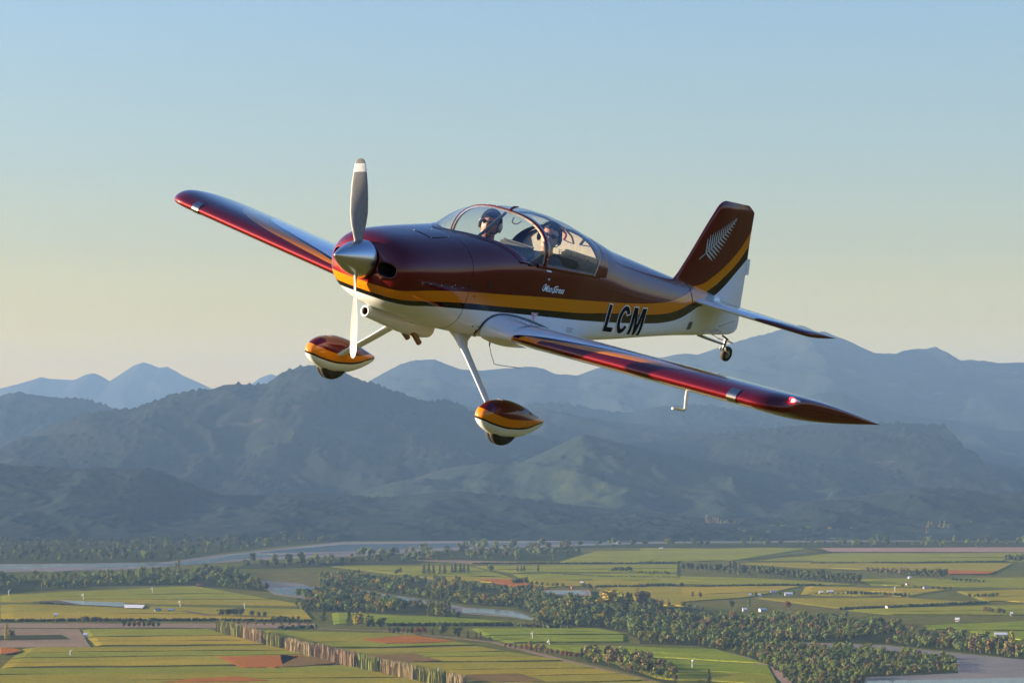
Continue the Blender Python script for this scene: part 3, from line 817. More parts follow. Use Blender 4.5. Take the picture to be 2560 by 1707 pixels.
woods = [
    ('dark bush on the far left bank', [(-500, 1409), (0, 1409), (300, 1406), (430, 1403), (548, 1383), (700, 1365), (850, 1354), (850, 1343), (-500, 1343)], ['dark', 'dark', 'olive', 'dark'], 13, 34),
    ('riverside wood on the left', [fa(*p) for p in [(0, 410), (350, 402), (650, 392), (1000, 372), (1350, 352), (1600, 345), (1800, 470), (1850, 490), (1500, 464), (1200, 442), (700, 452), (300, 482), (0, 502), (-300, 510), (-300, 410)]], ['olive', 'olive', 'dark', 'bluish', 'lime'], 11.5, 15),
    ('far riverside thicket', [fa(*p) for p in [(1600, 332), (1950, 328), (2352, 312), (2352, 290), (2000, 290), (1700, 296)]], ['dark', 'olive'], 15, 30),
    ('wood on the far bend', [fb(*p) for p in [(0, 292), (560, 287), (900, 262), (1560, 265), (1720, 215), (1640, 172), (1050, 172), (380, 225), (0, 262)]], ['dark', 'olive', 'bluish', 'brown', 'lime'], 16, 34),
    ('tree belt along the far river', [fc(*p) for p in [(-500, 292), (1500, 290), (2600, 287), (2600, 258), (1500, 252), (700, 264), (-500, 270)]], ['dark', 'olive', 'dark'], 15, 42),
    ('bush on the far bank', [fc(*p) for p in [(-1200, 222), (0, 224), (1000, 216), (2600, 232), (2600, 190), (1500, 190), (900, 180), (300, 190), (-1200, 205)]], ['dark', 'dark', 'olive', 'brown'], 15, 55),
    ('wood north of the inner channel', [fb(*p) for p in [(0, 372), (200, 362), (450, 397), (800, 402), (1000, 432), (1240, 457), (1450, 482), (1480, 512), (1790, 522), (1800, 560), (2100, 600), (2100, 790), (2000, 735), (1830, 705), (1500, 690), (1400, 680), (1420, 625), (1270, 572), (950, 552), (700, 515), (450, 478), (250, 440), (0, 438)]], ['gold', 'olive', 'bluish', 'dark', 'bluish', 'olive', 'olive', 'bluish', 'dark'], 9.5, 10.5),
    ('wood south of the inner channel', [fb(*p) for p in [(-150, 480), (200, 480), (430, 522), (680, 556), (880, 618), (930, 640), (700, 625), (450, 612), (70, 596), (-150, 600)]], ['olive', 'dark', 'bluish', 'gold', 'dark'], 9.5, 10.5),
    ('wood by the left channel', [fa(*p) for p in [(2180, 470), (2352, 445), (2352, 620), (2150, 600)]], ['olive', 'bluish', 'dark'], 10, 12),
    ('wood along the right river', [fc(*p) for p in [(0, 645), (120, 655), (300, 655), (450, 692), (700, 722), (950, 722), (1250, 732), (1400, 745), (1690, 772), (1740, 805), (2150, 855), (2300, 900), (2400, 940), (2400, 990), (2150, 950), (1900, 925), (1500, 882), (1000, 866), (700, 870), (500, 925), (330, 890), (0, 880)]], ['bluish', 'olive', 'olive', 'brown', 'dark', 'bluish'], 8.5, 10),
    ('wood inside the right river bend', [fc(*p) for p in [(560, 925), (700, 876), (1000, 898), (1480, 922), (1900, 972), (1950, 1030), (1940, 1062), (1400, 1085), (1340, 1150), (900, 1150), (850, 1066), (770, 1012)]], ['bluish', 'olive', 'bluish', 'brown', 'olive'], 6.5, 8),
    ('tree belt below the diagonal road', [fb(*p) for p in [(1690, 885), (1790, 872), (2100, 932), (2300, 992), (2330, 1080), (2150, 1034), (1900, 962), (1750, 930)]], ['dark', 'brown', 'olive', 'brown'], 10.5, 9.5),
]
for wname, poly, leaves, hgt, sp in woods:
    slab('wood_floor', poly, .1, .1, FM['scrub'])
cand = []
for wi, (wname, poly, leaves, hgt, sp) in enumerate(woods):
    g_ = [gp(*p) for p in poly]
    xs = [p[0] for p in g_]; ys = [p[1] for p in g_]
    x = min(xs)
    while x < max(xs):
        y = min(ys)
        while y < max(ys):
            px_, py_ = x + random.uniform(-.45, .45) * sp, y + random.uniform(-.45, .45) * sp
            gapn = perlin(np.array([px_ / 85. + 9.]), np.array([py_ / 190.]), 40 + wi)[0]
            if inside((px_, py_), g_) and random.random() < .90 and gapn < .22:
                cl = perlin(np.array([px_ / 70.]), np.array([py_ / 70.]), 5 + wi)[0]
                k = int(min(len(leaves) - 1, max(0, (cl * 1.1 + .5 + random.gauss(0, .24)) * len(leaves))))
                cand.append((py_, px_, hgt * random.choice([.45, .6, .75, .9, .9, 1.0, 1.1, 1.2, 1.45]) * random.uniform(.88, 1.12), leaves[k], wi))
            y += sp * 1.35
        x += sp
vis = [c for c in cand if abs(c[1]) < c[0] * .192 and VH + H * FPX / c[0] < 1740]
vis.sort(key=lambda c: c[0] / c[2])
N_SOLO = 300 - 30
solo = set(id(c) for c in vis[:140])
LEAFWORD = dict(olive='olive green', dark='dark green', bluish='grey green', brown='brownish', lime='yellow green', gold='golden', rust='rust red', tan='tan')
SIZEWORD = lambda h: 'tall' if h > 17 else ('middling' if h > 12 else 'low')
for c in vis[:140]:
    lab = '%s %s tree in the %s' % (SIZEWORD(c[2]), LEAFWORD[c[3]], woods[c[4]][0])
    plant('tree', 'broad', c[1], c[0], c[2], random.uniform(.85, 1.1), c[3], lab, 'tree', '%s, %s %s trees' % (woods[c[4]][0], SIZEWORD(c[2]), LEAFWORD[c[3]]))

# the rest: points with tree crowns instanced on them, one object for each wood
bank = bpy.data.collections.new('wood_crowns')
BANK = {}
for lf in ('olive', 'dark', 'bluish', 'lime', 'brown', 'gold'):
    for k in range(2):
        me = CROWN['broad'][k].copy(); me.materials.clear(); me.materials.append(LM[lf])
        BANK.setdefault(lf, []).append(bpy.data.objects.new('crown', me))
def wood_mass(wi, wname, pts):
    me = bpy.data.meshes.new('wood')
    nv = len(pts)
    me.vertices.add(nv)
    me.vertices.foreach_set('co', np.array([(p[1], p[0], 0) for p in pts], np.float32).ravel())
    sc_ = me.attributes.new('tree_h', 'FLOAT', 'POINT'); sc_.data.foreach_set('value', np.array([p[2] for p in pts], np.float32))
    lfs = sorted(set(p[3] for p in pts))
    ix = me.attributes.new('tree_k', 'INT', 'POINT'); ix.data.foreach_set('value', np.array([lfs.index(p[3]) * 2 + random.randint(0, 1) for p in pts], np.int32))
    o = link(bpy.data.objects.new('woodland', me))
    ng = bpy.data.node_groups.new('wood_%d' % wi, 'GeometryNodeTree')
    ng.interface.new_socket('Geometry', in_out='INPUT', socket_type='NodeSocketGeometry')
    ng.interface.new_socket('Geometry', in_out='OUTPUT', socket_type='NodeSocketGeometry')
    N = ng.nodes; Lk = ng.links
    gi = N.new('NodeGroupInput'); go = N.new('NodeGroupOutput')
    iop = N.new('GeometryNodeInstanceOnPoints')
    g2i = N.new('GeometryNodeGeometryToInstance')
    srcs = [ob for lf in lfs for ob in BANK[lf]]
    for ob in reversed(srcs):
        oi = N.new('GeometryNodeObjectInfo'); oi.inputs['Object'].default_value = ob; oi.inputs['As Instance'].default_value = True
        Lk.new(oi.outputs['Geometry'], g2i.inputs[0])
    na = N.new('GeometryNodeInputNamedAttribute'); na.data_type = 'FLOAT'; na.inputs['Name'].default_value = 'tree_h'
    nk = N.new('GeometryNodeInputNamedAttribute'); nk.data_type = 'INT'; nk.inputs['Name'].default_value = 'tree_k'
    rv = N.new('FunctionNodeRandomValue'); rv.data_type = 'FLOAT'; rv.inputs[3].default_value = 6.283
    cx = N.new('ShaderNodeCombineXYZ'); Lk.new(rv.outputs[1], cx.inputs[2])
    Lk.new(gi.outputs[0], iop.inputs['Points']); Lk.new(g2i.outputs[0], iop.inputs['Instance'])
    iop.inputs['Pick Instance'].default_value = True
    Lk.new(nk.outputs[0], iop.inputs['Instance Index'])
    Lk.new(na.outputs[0], iop.inputs['Scale']); Lk.new(cx.outputs[0], iop.inputs['Rotation'])
    Lk.new(iop.outputs[0], go.inputs[0])
    md = o.modifiers.new('trees', 'NODES'); md.node_group = ng
    tag(o, 'dense mass of autumn trees, the %s' % wname, 'wood', kind='stuff')
for wi, (wname, *_r) in enumerate(woods):
    pts = [c for c in cand if c[4] == wi and id(c) not in solo]
    if pts: wood_mass(wi, wname, pts)
print('TREES', len(cand), len(vis))

# ================================================================== FARM BUILDINGS
M_WALLS = dict(white=plain_mat('white_boards', (.64, .62, .58), .7), grey=plain_mat('grey_boards', (.30, .31, .33), .7), red=plain_mat('rust_boards', (.36, .13, .07), .7))
M_ROOFS = dict(white=plain_mat('pale_iron', (.58, .58, .59), .5), grey=plain_mat('grey_iron', (.22, .24, .27), .45), red=plain_mat('red_iron', (.38, .12, .08), .5))
M_PANE = plain_mat('dark_pane', (.02, .025, .03), .1)
def house(f, x, y, wpx, wall, roof, label, name='farm_house', depth=7, hh=2.6, rz=0.0, group=None):
    u, v = f(x, y)
    k = f(0, 1)[1] - f(0, 0)[1]
    w = wpx * k * ground_scale(u, v) * .68
    gx, gy = gp(u, v)
    root = empty(name, (gx, gy, 0), rz)
    tag(root, label, 'shed' if 'shed' in name else 'house', group)
    a, b = w / 2, depth / 2
    vs = [(-a, -b, 0), (a, -b, 0), (a, b, 0), (-a, b, 0), (-a, -b, hh), (a, -b, hh), (a, b, hh), (-a, b, hh), (-a, 0, hh + depth * .26), (a, 0, hh + depth * .26)]
    mesh_obj('wall', vs, [(0, 1, 5, 4), (1, 2, 6, 9, 5), (2, 3, 7, 6), (3, 0, 4, 8, 7)], M_WALLS[wall], root)
    e = .5; rh = depth * .26
    up = .12
    rv = []
    for s in (-1, 1):
        rv += [(-a - e, s * (b + e), hh - e * .5 + up), (a + e, s * (b + e), hh - e * .5 + up), (a + e, 0, hh + rh + up), (-a - e, 0, hh + rh + up)]
    rv += [(p[0], p[1], p[2] + .15) for p in rv]
    rf = [(8, 9, 10, 11), (15, 14, 13, 12), (3, 2, 1, 0), (4, 5, 6, 7), (0, 1, 9, 8), (4, 12, 13, 5), (0, 8, 11, 3), (1, 2, 10, 9), (4, 7, 15, 12), (5, 13, 14, 6)]
    mesh_obj('roof', rv, rf, M_ROOFS[roof], root)
    n = max(2, int(w / 5))
    for i in range(n):
        cx = -a + (i + .5) * w / n
        if i == n // 2:
            mesh_obj('door', [(cx - .5, -b - .03, .05), (cx + .5, -b - .03, .05), (cx + .5, -b - .03, 2.1), (cx - .5, -b - .03, 2.1)], [(0, 1, 2, 3)], M_WALLS['red'], root)
        else:
            mesh_obj('window', [(cx - .7, -b - .03, 1.1), (cx + .7, -b - .03, 1.1), (cx + .7, -b - .03, 2.3), (cx - .7, -b - .03, 2.3)], [(0, 1, 2, 3)], M_PANE, root)
    return root

for args in [
    (fc, 130, 302, 30, 'white', 'white', 'small white house on the far edge of the far green field'),
    (fc, 676, 590, 22, 'white', 'grey', 'white cottage farthest left in the farm group on the yellow vineyard'),
    (fc, 735, 590, 24, 'white', 'grey', 'white cottage second from left in the farm group'),
    (fc, 820, 572, 60, 'grey', 'grey', 'grey roofed house at the back of the farm group'),
    (fc, 910, 583, 66, 'white', 'white', 'long white building at the right end of the farm group'),
    (fc, 1108, 574, 30, 'white', 'white', 'white cottage beside the grey sheds'),
    (fc, 1165, 570, 50, 'grey', 'white', 'pale roofed house above the grey sheds'),
    (fc, 1652, 482, 22, 'white', 'white', 'bright white house in front of the tall dark clump'),
    (fc, 1640, 522, 26, 'white', 'red', 'pink roofed cottage on the lane below the white house'),
    (fc, 1750, 545, 40, 'grey', 'grey', 'grey house among bushes along the right lane'),
    (fc, 1945, 742, 34, 'white', 'white', 'white house on the green paddock above the right wood'),
    (fc, 1515, 664, 18, 'white', 'red', 'tiny white cottage on the slanting right hand lane'),
    (fc, 2276, 706, 20, 'white', 'white', 'small white house among trees on the right edge'),
    (fc, 2210, 835, 105, 'white', 'white', 'long white house by the bright paddock on the right edge'),
    (fc, 640, 680, 34, 'white', 'white', 'white cottage at the left of the pair inside the right wood'),
    (fc, 750, 682, 56, 'grey', 'white', 'pale roofed house at the right of the pair inside the right wood'),
    (fb, 1712, 418, 26, 'white', 'white', 'white farmhouse with dark trees above the pale pond'),
    (fb, 1650, 446, 26, 'red', 'red', 'little red roofed shed left of the white farmhouse'),
    (fb, 1935, 158, 50, 'white', 'white', 'white house half hidden in the far tree belt'),
    (fa, 1352, 456, 24, 'red', 'red', 'left one of two orange sheds at the edge of the left wood'),
    (fa, 1388, 456, 24, 'red', 'red', 'right one of two orange sheds at the edge of the left wood'),
    (fa, 382, 660, 32, 'white', 'white', 'small white shed alone in the left yellow vineyard'),
    (fa, 1080, 626, 60, 'grey', 'grey', 'grey shed right of the pale pond cover'),
    (fa, 1170, 626, 60, 'grey', 'grey', 'second grey shed at the end of the pond track'),
    (fa, 585, 798, 36, 'white', 'white', 'low white shed on the edge of the dry paddock'),
]:
    house(*args, name='farm_shed' if 'shed' in args[-1] else 'farm_house', rz=random.uniform(-.4, .4), depth=7 if 'shed' in args[-1] else 7)

# frost fans: a mast with a slim two-bladed fan over the vines
def fan(f, x, y, hpx, label):
    u, v = f(x, y); k = f(0, 1)[1] - f(0, 0)[1]
    gx, gy = gp(u, v); s = hpx * k * ground_scale(u, v)
    root = empty('frost_fan', (gx, gy, 0), random.uniform(-.6, .6))
    tag(root, label, 'frost fan', 'frost fans over the vineyards')
    bm = bmesh.new()
    bmesh.ops.create_cone(bm, cap_ends=True, segments=8, radius1=.5, radius2=.3, depth=s, matrix=Matrix.Translation((0, 0, s / 2)))
    bm_obj('mast', bm, M_ROOFS['white'], root)
    bm = bmesh.new()
    bmesh.ops.create_cube(bm, size=1, matrix=Matrix.Translation((0, -.6, s)) @ Matrix.Diagonal((.9, 1.6, .9, 1)))
    bm_obj('gearbox', bm, M_ROOFS['white'], root)
    for q in (0, math.pi):
        m = Matrix.Translation((0, -1.5, s)) @ Matrix.Rotation(q + .7, 4, 'Y') @ Matrix.Translation((0, 0, 1.6)) @ Matrix.Rotation(.35, 4, 'Z') @ Matrix.Diagonal((.55, .1, 3.0, 1))
        bm = bmesh.new(); bmesh.ops.create_cube(bm, size=1, matrix=m)
        bm_obj('blade', bm, M_ROOFS['white'], root)
for f, x, y, h, lab in [
    (fa, 570, 545, 42, 'white frost fan nearest the left pond in the left vineyard'), (fa, 1042, 500, 40, 'frost fan in front of the left wood above the pond cover'),
    (fa, 60, 515, 34, 'frost fan near the left edge against the dark wood'), (fa, 1672, 612, 44, 'frost fan beside the trio of trees in the left vineyard'),
    (fb, 1388, 775, 44, 'pale frost fan on the left of the bright green vineyard'), (fb, 1958, 866, 36, 'pale frost fan near the tree belt of the bright vineyard'),
    (fb, 1498, 815, 32, 'frost fan half hidden by trees in the bright vineyard'), (fc, 320, 1028, 48, 'white frost fan in the lower part of the bright vineyard'),
    (fa, 1232, 592, 40, 'thin frost fan right of the grey pond sheds'), (fc, 1562, 565, 34, 'frost fan behind the hedge right of the grey sheds'),
    (fb, 776, 1000, 30, 'frost fan in the olive vineyard beside the poplar windbreak'), (fa, 480, 930, 36, 'dull frost fan in the lower left vineyard')]:
    fan(f, x, y, h, lab)

# the white van on the windbreak track
def van():
    u, v = fb(284, 966)
    gx, gy = gp(u, v)
    root = empty('white_van', (gx, gy, .55), math.radians(-38))
    tag(root, 'white van on the track at the foot of the poplar windbreak', 'van')
    bm = bmesh.new()
    prof = [(-2.7, .5), (2.5, .5), (2.7, 1.1), (2.0, 1.3), (1.4, 2.3), (-2.6, 2.4), (-2.75, 1.2)]
    L = [bm.verts.new((x, -.95, z)) for x, z in prof]; R_ = [bm.verts.new((x, .95, z)) for x, z in prof]
    bm.faces.new(L[::-1]); bm.faces.new(R_)
    for i in range(len(prof)): bm.faces.new((L[i], L[(i + 1) % len(prof)], R_[(i + 1) % len(prof)], R_[i]))
    bmesh.ops.recalc_face_normals(bm, faces=bm.faces)
    bm_obj('body', bm, M_WALLS['white'], root)
    for s in (-1, 1):
        mesh_obj('window', [(1.0, s * .96, 1.4), (1.75, s * .96, 1.4), (1.3, s * .96, 2.1), (.6, s * .96, 2.1)], [(0, 1, 2, 3)], M_PANE, root)
        for x in (-1.7, 1.7):
            bm = bmesh.new()
            bmesh.ops.create_cone(bm, cap_ends=True, segments=14, radius1=.36, radius2=.36, depth=.25, matrix=Matrix.Translation((x, s * .9, .36)) @ Matrix.Rotation(math.pi / 2, 4, 'X'))
            bm_obj('wheel', bm, M_PANE, root)
van()
# ================================================================== THE AEROPLANE
# local frame: x = forward (a station s metres behind the spinner tip is x = -s), y = port, z = up
POSE_R = Matrix([[-0.613356625, 0.747642612, 0.254605923], [-0.073945319, 0.266589465, -0.960969379], [-0.786336913, -0.608243851, -0.108229743]])
POSE_T = Vector([-1.456619, -0.710998, 22.229779])
cp, sp_ = math.cos(PITCH), math.sin(PITCH)
C2W = Matrix(((1, 0, 0), (0, sp_, cp), (0, -cp, sp_)))
root_m = (C2W @ POSE_R).to_4x4()
root_m.translation = Vector((0, 0, H)) + C2W @ POSE_T
plane = bpy.data.objects.new('light_aircraft', None)
link(plane)
plane.matrix_world = root_m
tag(plane, 'maroon, orange and white two-seat propeller aircraft flying low over the valley', 'aircraft')

def V(s, y, z): return Vector((-s, y, z))

def pchip(xs, ys):
    xs = np.array(xs, float); ys = np.array(ys, float)
    h = np.diff(xs); d = np.diff(ys) / h
    m = np.zeros_like(xs)
    for i in range(1, len(xs) - 1):
        if d[i - 1] * d[i] > 0:
            w1, w2 = 2 * h[i] + h[i - 1], h[i] + 2 * h[i - 1]
            m[i] = (w1 + w2) / (w1 / d[i - 1] + w2 / d[i])
    m[0], m[-1] = d[0], d[-1]
    def f(x):
        x = min(max(x, xs[0]), xs[-1])
        i = min(int(np.searchsorted(xs, x, 'right')) - 1, len(xs) - 2); i = max(i, 0)
        t = (x - xs[i]) / h[i]
        return float((2*t**3-3*t**2+1)*ys[i] + (t**3-2*t**2+t)*h[i]*m[i] + (-2*t**3+3*t**2)*ys[i+1] + (t**3-t**2)*h[i]*m[i+1])
    return f

# ---------------- paints
CANDY = (.100, .0014, .0040); ORANGE = (.60, .185, .004); BLACK = (.006, .006, .007); WHITE = (.71, .745, .78)
def gloss(t, rough=.30, coat=1.0):
    t.set(Roughness=rough, Coat_Weight=coat, Coat_Roughness=.035, Specular_IOR_Level=.03)
def fcurve(t, val, pts, lo, hi, dom):
    """float curve: pts (x, y) with x in 0..dom, y in lo..hi"""
    nd = t.t.nodes.new('ShaderNodeFloatCurve')
    cv = nd.mapping.curves[0]
    ps = [(x / dom, (y - lo) / (hi - lo)) for x, y in pts]
    while len(cv.points) < len(ps): cv.points.new(.5, .5)
    for p, q in zip(cv.points, ps): p.location = q; p.handle_type = 'AUTO_CLAMPED' if len(ps) > 2 else 'VECTOR'
    nd.mapping.update()
    t.l(t.math('DIVIDE', val, dom, clamp=True), nd.inputs['Value'])
    return t.math('MULTIPLY_ADD', nd.outputs[0], hi - lo, lo)
def split_xyz(t):
    nd = t.t.nodes.new('ShaderNodeSeparateXYZ')
    t.l(t.obj(), nd.inputs[0])
    return nd.outputs
def paint_wear(t, candy=None):
    f = t.noise(t.obj(), 3.5, 5, .6)
    r = t.math('MULTIPLY_ADD', f, .05, .26)
    if candy is not None:
        r = t.math('MULTIPLY_ADD', candy, .20, r)
    t.l(r, t.b.inputs['Roughness'])
    t.l(t.math('MULTIPLY_ADD', t.noise(t.obj(), 2.2, 4, .6), .03, .022), t.b.inputs['Coat Roughness'])

S_OT = [(.3, -.175), (.42, -.165), (.55, -.138), (.7, -.112), (1.09, -.074), (1.6, -.045), (2.16, -.017), (2.79, 0), (3.22, .01), (3.66, .02), (4.1, .042), (4.42, .077), (4.72, .138), (4.95, .195), (5.224, .251), (5.395, .342), (5.602, .499), (5.736, .631), (5.886, .848), (6.1, 1.2)]
S_OB = [(.3, -.243), (.47, -.241), (.74, -.209), (1.12, -.171), (1.64, -.15), (2.2, -.13), (2.85, -.115), (3.2, -.095), (4.07, -.069), (4.42, -.039), (4.63, .001), (4.81, .056), (5.0, .095), (5.2, .135), (5.399, .219), (5.617, .375), (5.785, .53), (5.918, .713), (6.1, .98)]
S_BB = [(.3, -.275), (.55, -.281), (.83, -.248), (1.14, -.223), (1.66, -.2), (2.24, -.187), (2.88, -.183), (3.2, -.178), (4.02, -.156), (4.37, -.134), (4.68, -.083), (4.91, -.003), (5.045, .05), (5.25, .08), (5.45, .14), (5.622, .251), (5.772, .397), (5.95, .578), (6.1, .75)]
def body_paint(name, orange_only=False):
    t = NT(name)
    o = split_xyz(t)
    s = t.math('MULTIPLY', o[0], -1.0)
    z = o[2]
    a = t.math('GREATER_THAN', z, fcurve(t, s, S_OT, -.6, 1.3, 6.5))
    b = t.math('GREATER_THAN', z, fcurve(t, s, S_OB, -.6, 1.3, 6.5))
    c = t.math('GREATER_THAN', z, fcurve(t, s, S_BB, -.6, 1.3, 6.5))
    col = t.mix(a, t.mix(b, t.mix(c, WHITE, BLACK), ORANGE), CANDY)
    t.color(col)
    gloss(t)
    t.l(t.math('MULTIPLY', a, .6), t.b.inputs['Metallic'])
    paint_wear(t, a)
    return t.m
M_BODY = body_paint('fuselage_paint')
def solid_paint(name, c, metal=0.0):
    t = NT(name); t.color(c); gloss(t); t.set(Metallic=metal); paint_wear(t, 1.0 if metal > .3 else None); return t.m
M_CANDY = solid_paint('maroon_paint', CANDY, .6)
M_WHITE = solid_paint('white_paint', WHITE)
M_BLACKP = solid_paint('black_paint', BLACK)
M_ORANGE = solid_paint('orange_paint', ORANGE)

F1 = [(0, -.05), (1.0, -.05), (1.17, .011), (1.45, .020), (1.7, .029), (2.0, .042), (2.2, .053), (2.44, .078), (2.6, .108), (2.75, .16), (2.9, .25), (3.05, .42), (3.2, .68), (3.32, 1.05), (4, 1.05)]
F2 = [(0, -.05), (.88, -.05), (.95, .006), (1.2, .024), (1.4, .045), (1.6, .07), (1.87, .10), (2.2, .148), (2.5, .20), (2.65, .245), (2.8, .32), (2.95, .46), (3.08, .68), (3.2, 1.05), (4, 1.05)]
F3 = [(0, -.05), (.82, -.05), (.87, .002), (.96, .016), (1.13, .038), (1.45, .072), (1.8, .118), (2.1, .168), (2.4, .235), (2.6, .32), (2.75, .43), (2.9, .66), (3.03, 1.05), (4, 1.05)]
WLE, WCH = 1.463, 1.475
def wing_paint(name):
    t = NT(name)
    o = split_xyz(t)
    s = t.math('MULTIPLY', o[0], -1.0)
    u = t.math('ABSOLUTE', o[1])
    c = t.math('DIVIDE', t.math('SUBTRACT', s, WLE), WCH)
    inb = t.math('GREATER_THAN', u, .865)
    m1 = t.math('MULTIPLY', t.math('LESS_THAN', c, fcurve(t, u, F1, -.05, 1.05, 4)), 1.0)
    m2 = t.math('MULTIPLY', t.math('LESS_THAN', c, fcurve(t, u, F2, -.05, 1.05, 4)), 1.0)
    m3 = t.math('MULTIPLY', t.math('LESS_THAN', c, fcurve(t, u, F3, -.05, 1.05, 4)), inb)
    t.color(t.mix(m1, t.mix(m2, t.mix(m3, WHITE, BLACK), ORANGE), CANDY))
    gloss(t)
    t.l(t.math('MULTIPLY', m1, .6), t.b.inputs['Metallic'])
    paint_wear(t, m1)
    return t.m
M_WINGTOP = wing_paint('wing_paint')
def nose_paint(name):
    """rounded front of the wing below the leading edge: maroon outboard of the white root"""
    t = NT(name); o = split_xyz(t)
    u = t.math('ABSOLUTE', o[1])
    s = t.math('MULTIPLY', o[0], -1.0)
    lim = t.math('MULTIPLY_ADD', t.math('SUBTRACT', s, WLE), 7.0, .865)
    m = t.math('GREATER_THAN', u, lim)
    m2 = t.math('GREATER_THAN', u, t.math('SUBTRACT', lim, .10))
    t.color(t.mix(m, t.mix(m2, WHITE, ORANGE), CANDY)); gloss(t)
    t.l(t.math('MULTIPLY', m, .6), t.b.inputs['Metallic']); paint_wear(t, m)
    return t.m
M_WINGNOSE = nose_paint('wing_nose_paint')
def hs_paint(name):
    t = NT(name); o = split_xyz(t)
    s = t.math('MULTIPLY', o[0], -1.0); u = t.math('ABSOLUTE', o[1])
    le = t.math('MULTIPLY_ADD', u, .26, 4.91)
    c = t.math('SUBTRACT', s, le)
    f = fcurve(t, u, [(0, -.3), (.74, -.05), (.80, .0), (.95, .07), (1.05, .16), (1.15, .34), (1.22, .8), (1.4, 1.0)], -.3, 1.0, 1.4)
    m = t.math('LESS_THAN', c, f)
    t.color(t.mix(m, WHITE, CANDY)); gloss(t)
    t.l(t.math('MULTIPLY', m, .6), t.b.inputs['Metallic']); paint_wear(t, m)
    return t.m
M_HS = hs_paint('tailplane_paint')
def pant_paint(name):
    t = NT(name); o = split_xyz(t)
    s = t.math('MULTIPLY', o[0], -1.0); z = o[2]
    a = t.math('GREATER_THAN', z, fcurve(t, s, [(0, -.94), (1.10, -.945), (1.168, -.962), (1.4, -.999), (1.62, -1.0), (1.87, -.986), (2.1, -.97)], -1.3, -.8, 2.5))
    b = t.math('GREATER_THAN', z, fcurve(t, s, [(0, -1.02), (1.10, -1.025), (1.198, -1.046), (1.426, -1.069), (1.644, -1.059), (1.885, -1.024), (2.1, -1.0)], -1.3, -.8, 2.5))
    c = t.math('GREATER_THAN', z, fcurve(t, s, [(0, -1.038), (1.10, -1.042), (1.205, -1.063), (1.431, -1.086), (1.65, -1.078), (1.874, -1.038), (2.1, -1.012)], -1.3, -.8, 2.5))
    t.color(t.mix(a, t.mix(b, t.mix(c, WHITE, BLACK), ORANGE), CANDY)); gloss(t)
    t.l(t.math('MULTIPLY', a, .6), t.b.inputs['Metallic']); paint_wear(t, a)
    return t.m
M_PANT = pant_paint('wheel_fairing_paint')

def metal(name, c, rough, aniso=0.0):
    t = NT(name)
    f = t.noise(t.scaled(t.obj(), 4, 60, 60), 2.0, 4, .6)
    t.color(t.ramp(f, [(.3, tuple(x * .86 for x in c)), (.7, c)]))
    t.set(Roughness=rough, Metallic=1.0, Anisotropic=aniso)
    return t.m
M_SPIN = metal('satin_aluminium', (.60, .60, .61), .27)
M_STEEL = metal('dull_steel', (.32, .32, .33), .35)
M_LAMP = metal('lamp_reflector', (.36, .33, .29), .25)
M_EXH = metal('burnt_steel', (.30, .19, .12), .45)
M_BLADE = plain_mat('propeller_grey', (.20, .20, .20), .4)
M_BLADETIP = plain_mat('propeller_tip', (.78, .77, .74), .4)
M_RUBBER = plain_mat('tyre_rubber', (.022, .020, .019), .75, var=.2)
M_DARK = plain_mat('cockpit_black', (.012, .013, .014), .7)
M_GREY = plain_mat('seat_cloth', (.055, .06, .068), .85)
M_CREAM = plain_mat('cream_trim', (.46, .40, .31), .55)
M_LINER = plain_mat('cabin_liner', (.27, .235, .185), .7)
M_FRAME = plain_mat('grey_tube', (.085, .09, .10), .4)
M_REDPART = plain_mat('red_anodised', (.45, .03, .03), .4)
M_SILVER = plain_mat('silver_vinyl', (.40, .42, .39), .45)
M_DECALW = plain_mat('white_vinyl', (.80, .80, .80), .5)
M_DECALB = plain_mat('black_vinyl', (.008, .008, .009), .6, Specular_IOR_Level=.08)
M_DECALR = plain_mat('red_vinyl', (.55, .04, .05), .5)
M_RIVET = plain_mat('rivet_metal', (.55, .52, .50), .35, .6)
gm = bpy.data.materials.new('canopy_perspex'); gm.use_nodes = True
gt_ = gm.node_tree
for n in list(gt_.nodes):
    if n.type != 'OUTPUT_MATERIAL': gt_.nodes.remove(n)
g_tr = gt_.nodes.new('ShaderNodeBsdfTransparent'); g_tr.inputs[0].default_value = (.93, .96, .96, 1)
g_gl = gt_.nodes.new('ShaderNodeBsdfGlossy'); g_gl.inputs['Roughness'].default_value = .015
g_ge = gt_.nodes.new('ShaderNodeNewGeometry')
g_dt = gt_.nodes.new('ShaderNodeVectorMath'); g_dt.operation = 'DOT_PRODUCT'
gt_.links.new(g_ge.outputs['Normal'], g_dt.inputs[0]); gt_.links.new(g_ge.outputs['Incoming'], g_dt.inputs[1])
def gmath(op, a, b):
    nd = gt_.nodes.new('ShaderNodeMath'); nd.operation = op
    for i, x in enumerate((a, b)):
        if isinstance(x, (int, float)): nd.inputs[i].default_value = x
        else: gt_.links.new(x, nd.inputs[i])
    return nd.outputs[0]
g_ab = gt_.nodes.new('ShaderNodeMath'); g_ab.operation = 'ABSOLUTE'; gt_.links.new(g_dt.outputs['Value'], g_ab.inputs[0])
g_sch = gmath('ADD', gmath('MULTIPLY', gmath('POWER', gmath('SUBTRACT', 1.0, g_ab.outputs[0]), 5.0), .9), .08)   # Schlick, both sides of a thin sheet
g_mx = gt_.nodes.new('ShaderNodeMixShader')
gt_.links.new(g_sch, g_mx.inputs[0]); gt_.links.new(g_tr.outputs[0], g_mx.inputs[1]); gt_.links.new(g_gl.outputs[0], g_mx.inputs[2])
gt_.links.new(g_mx.outputs[0], gt_.nodes['Material Output'].inputs['Surface'])
M_GLASS = gm

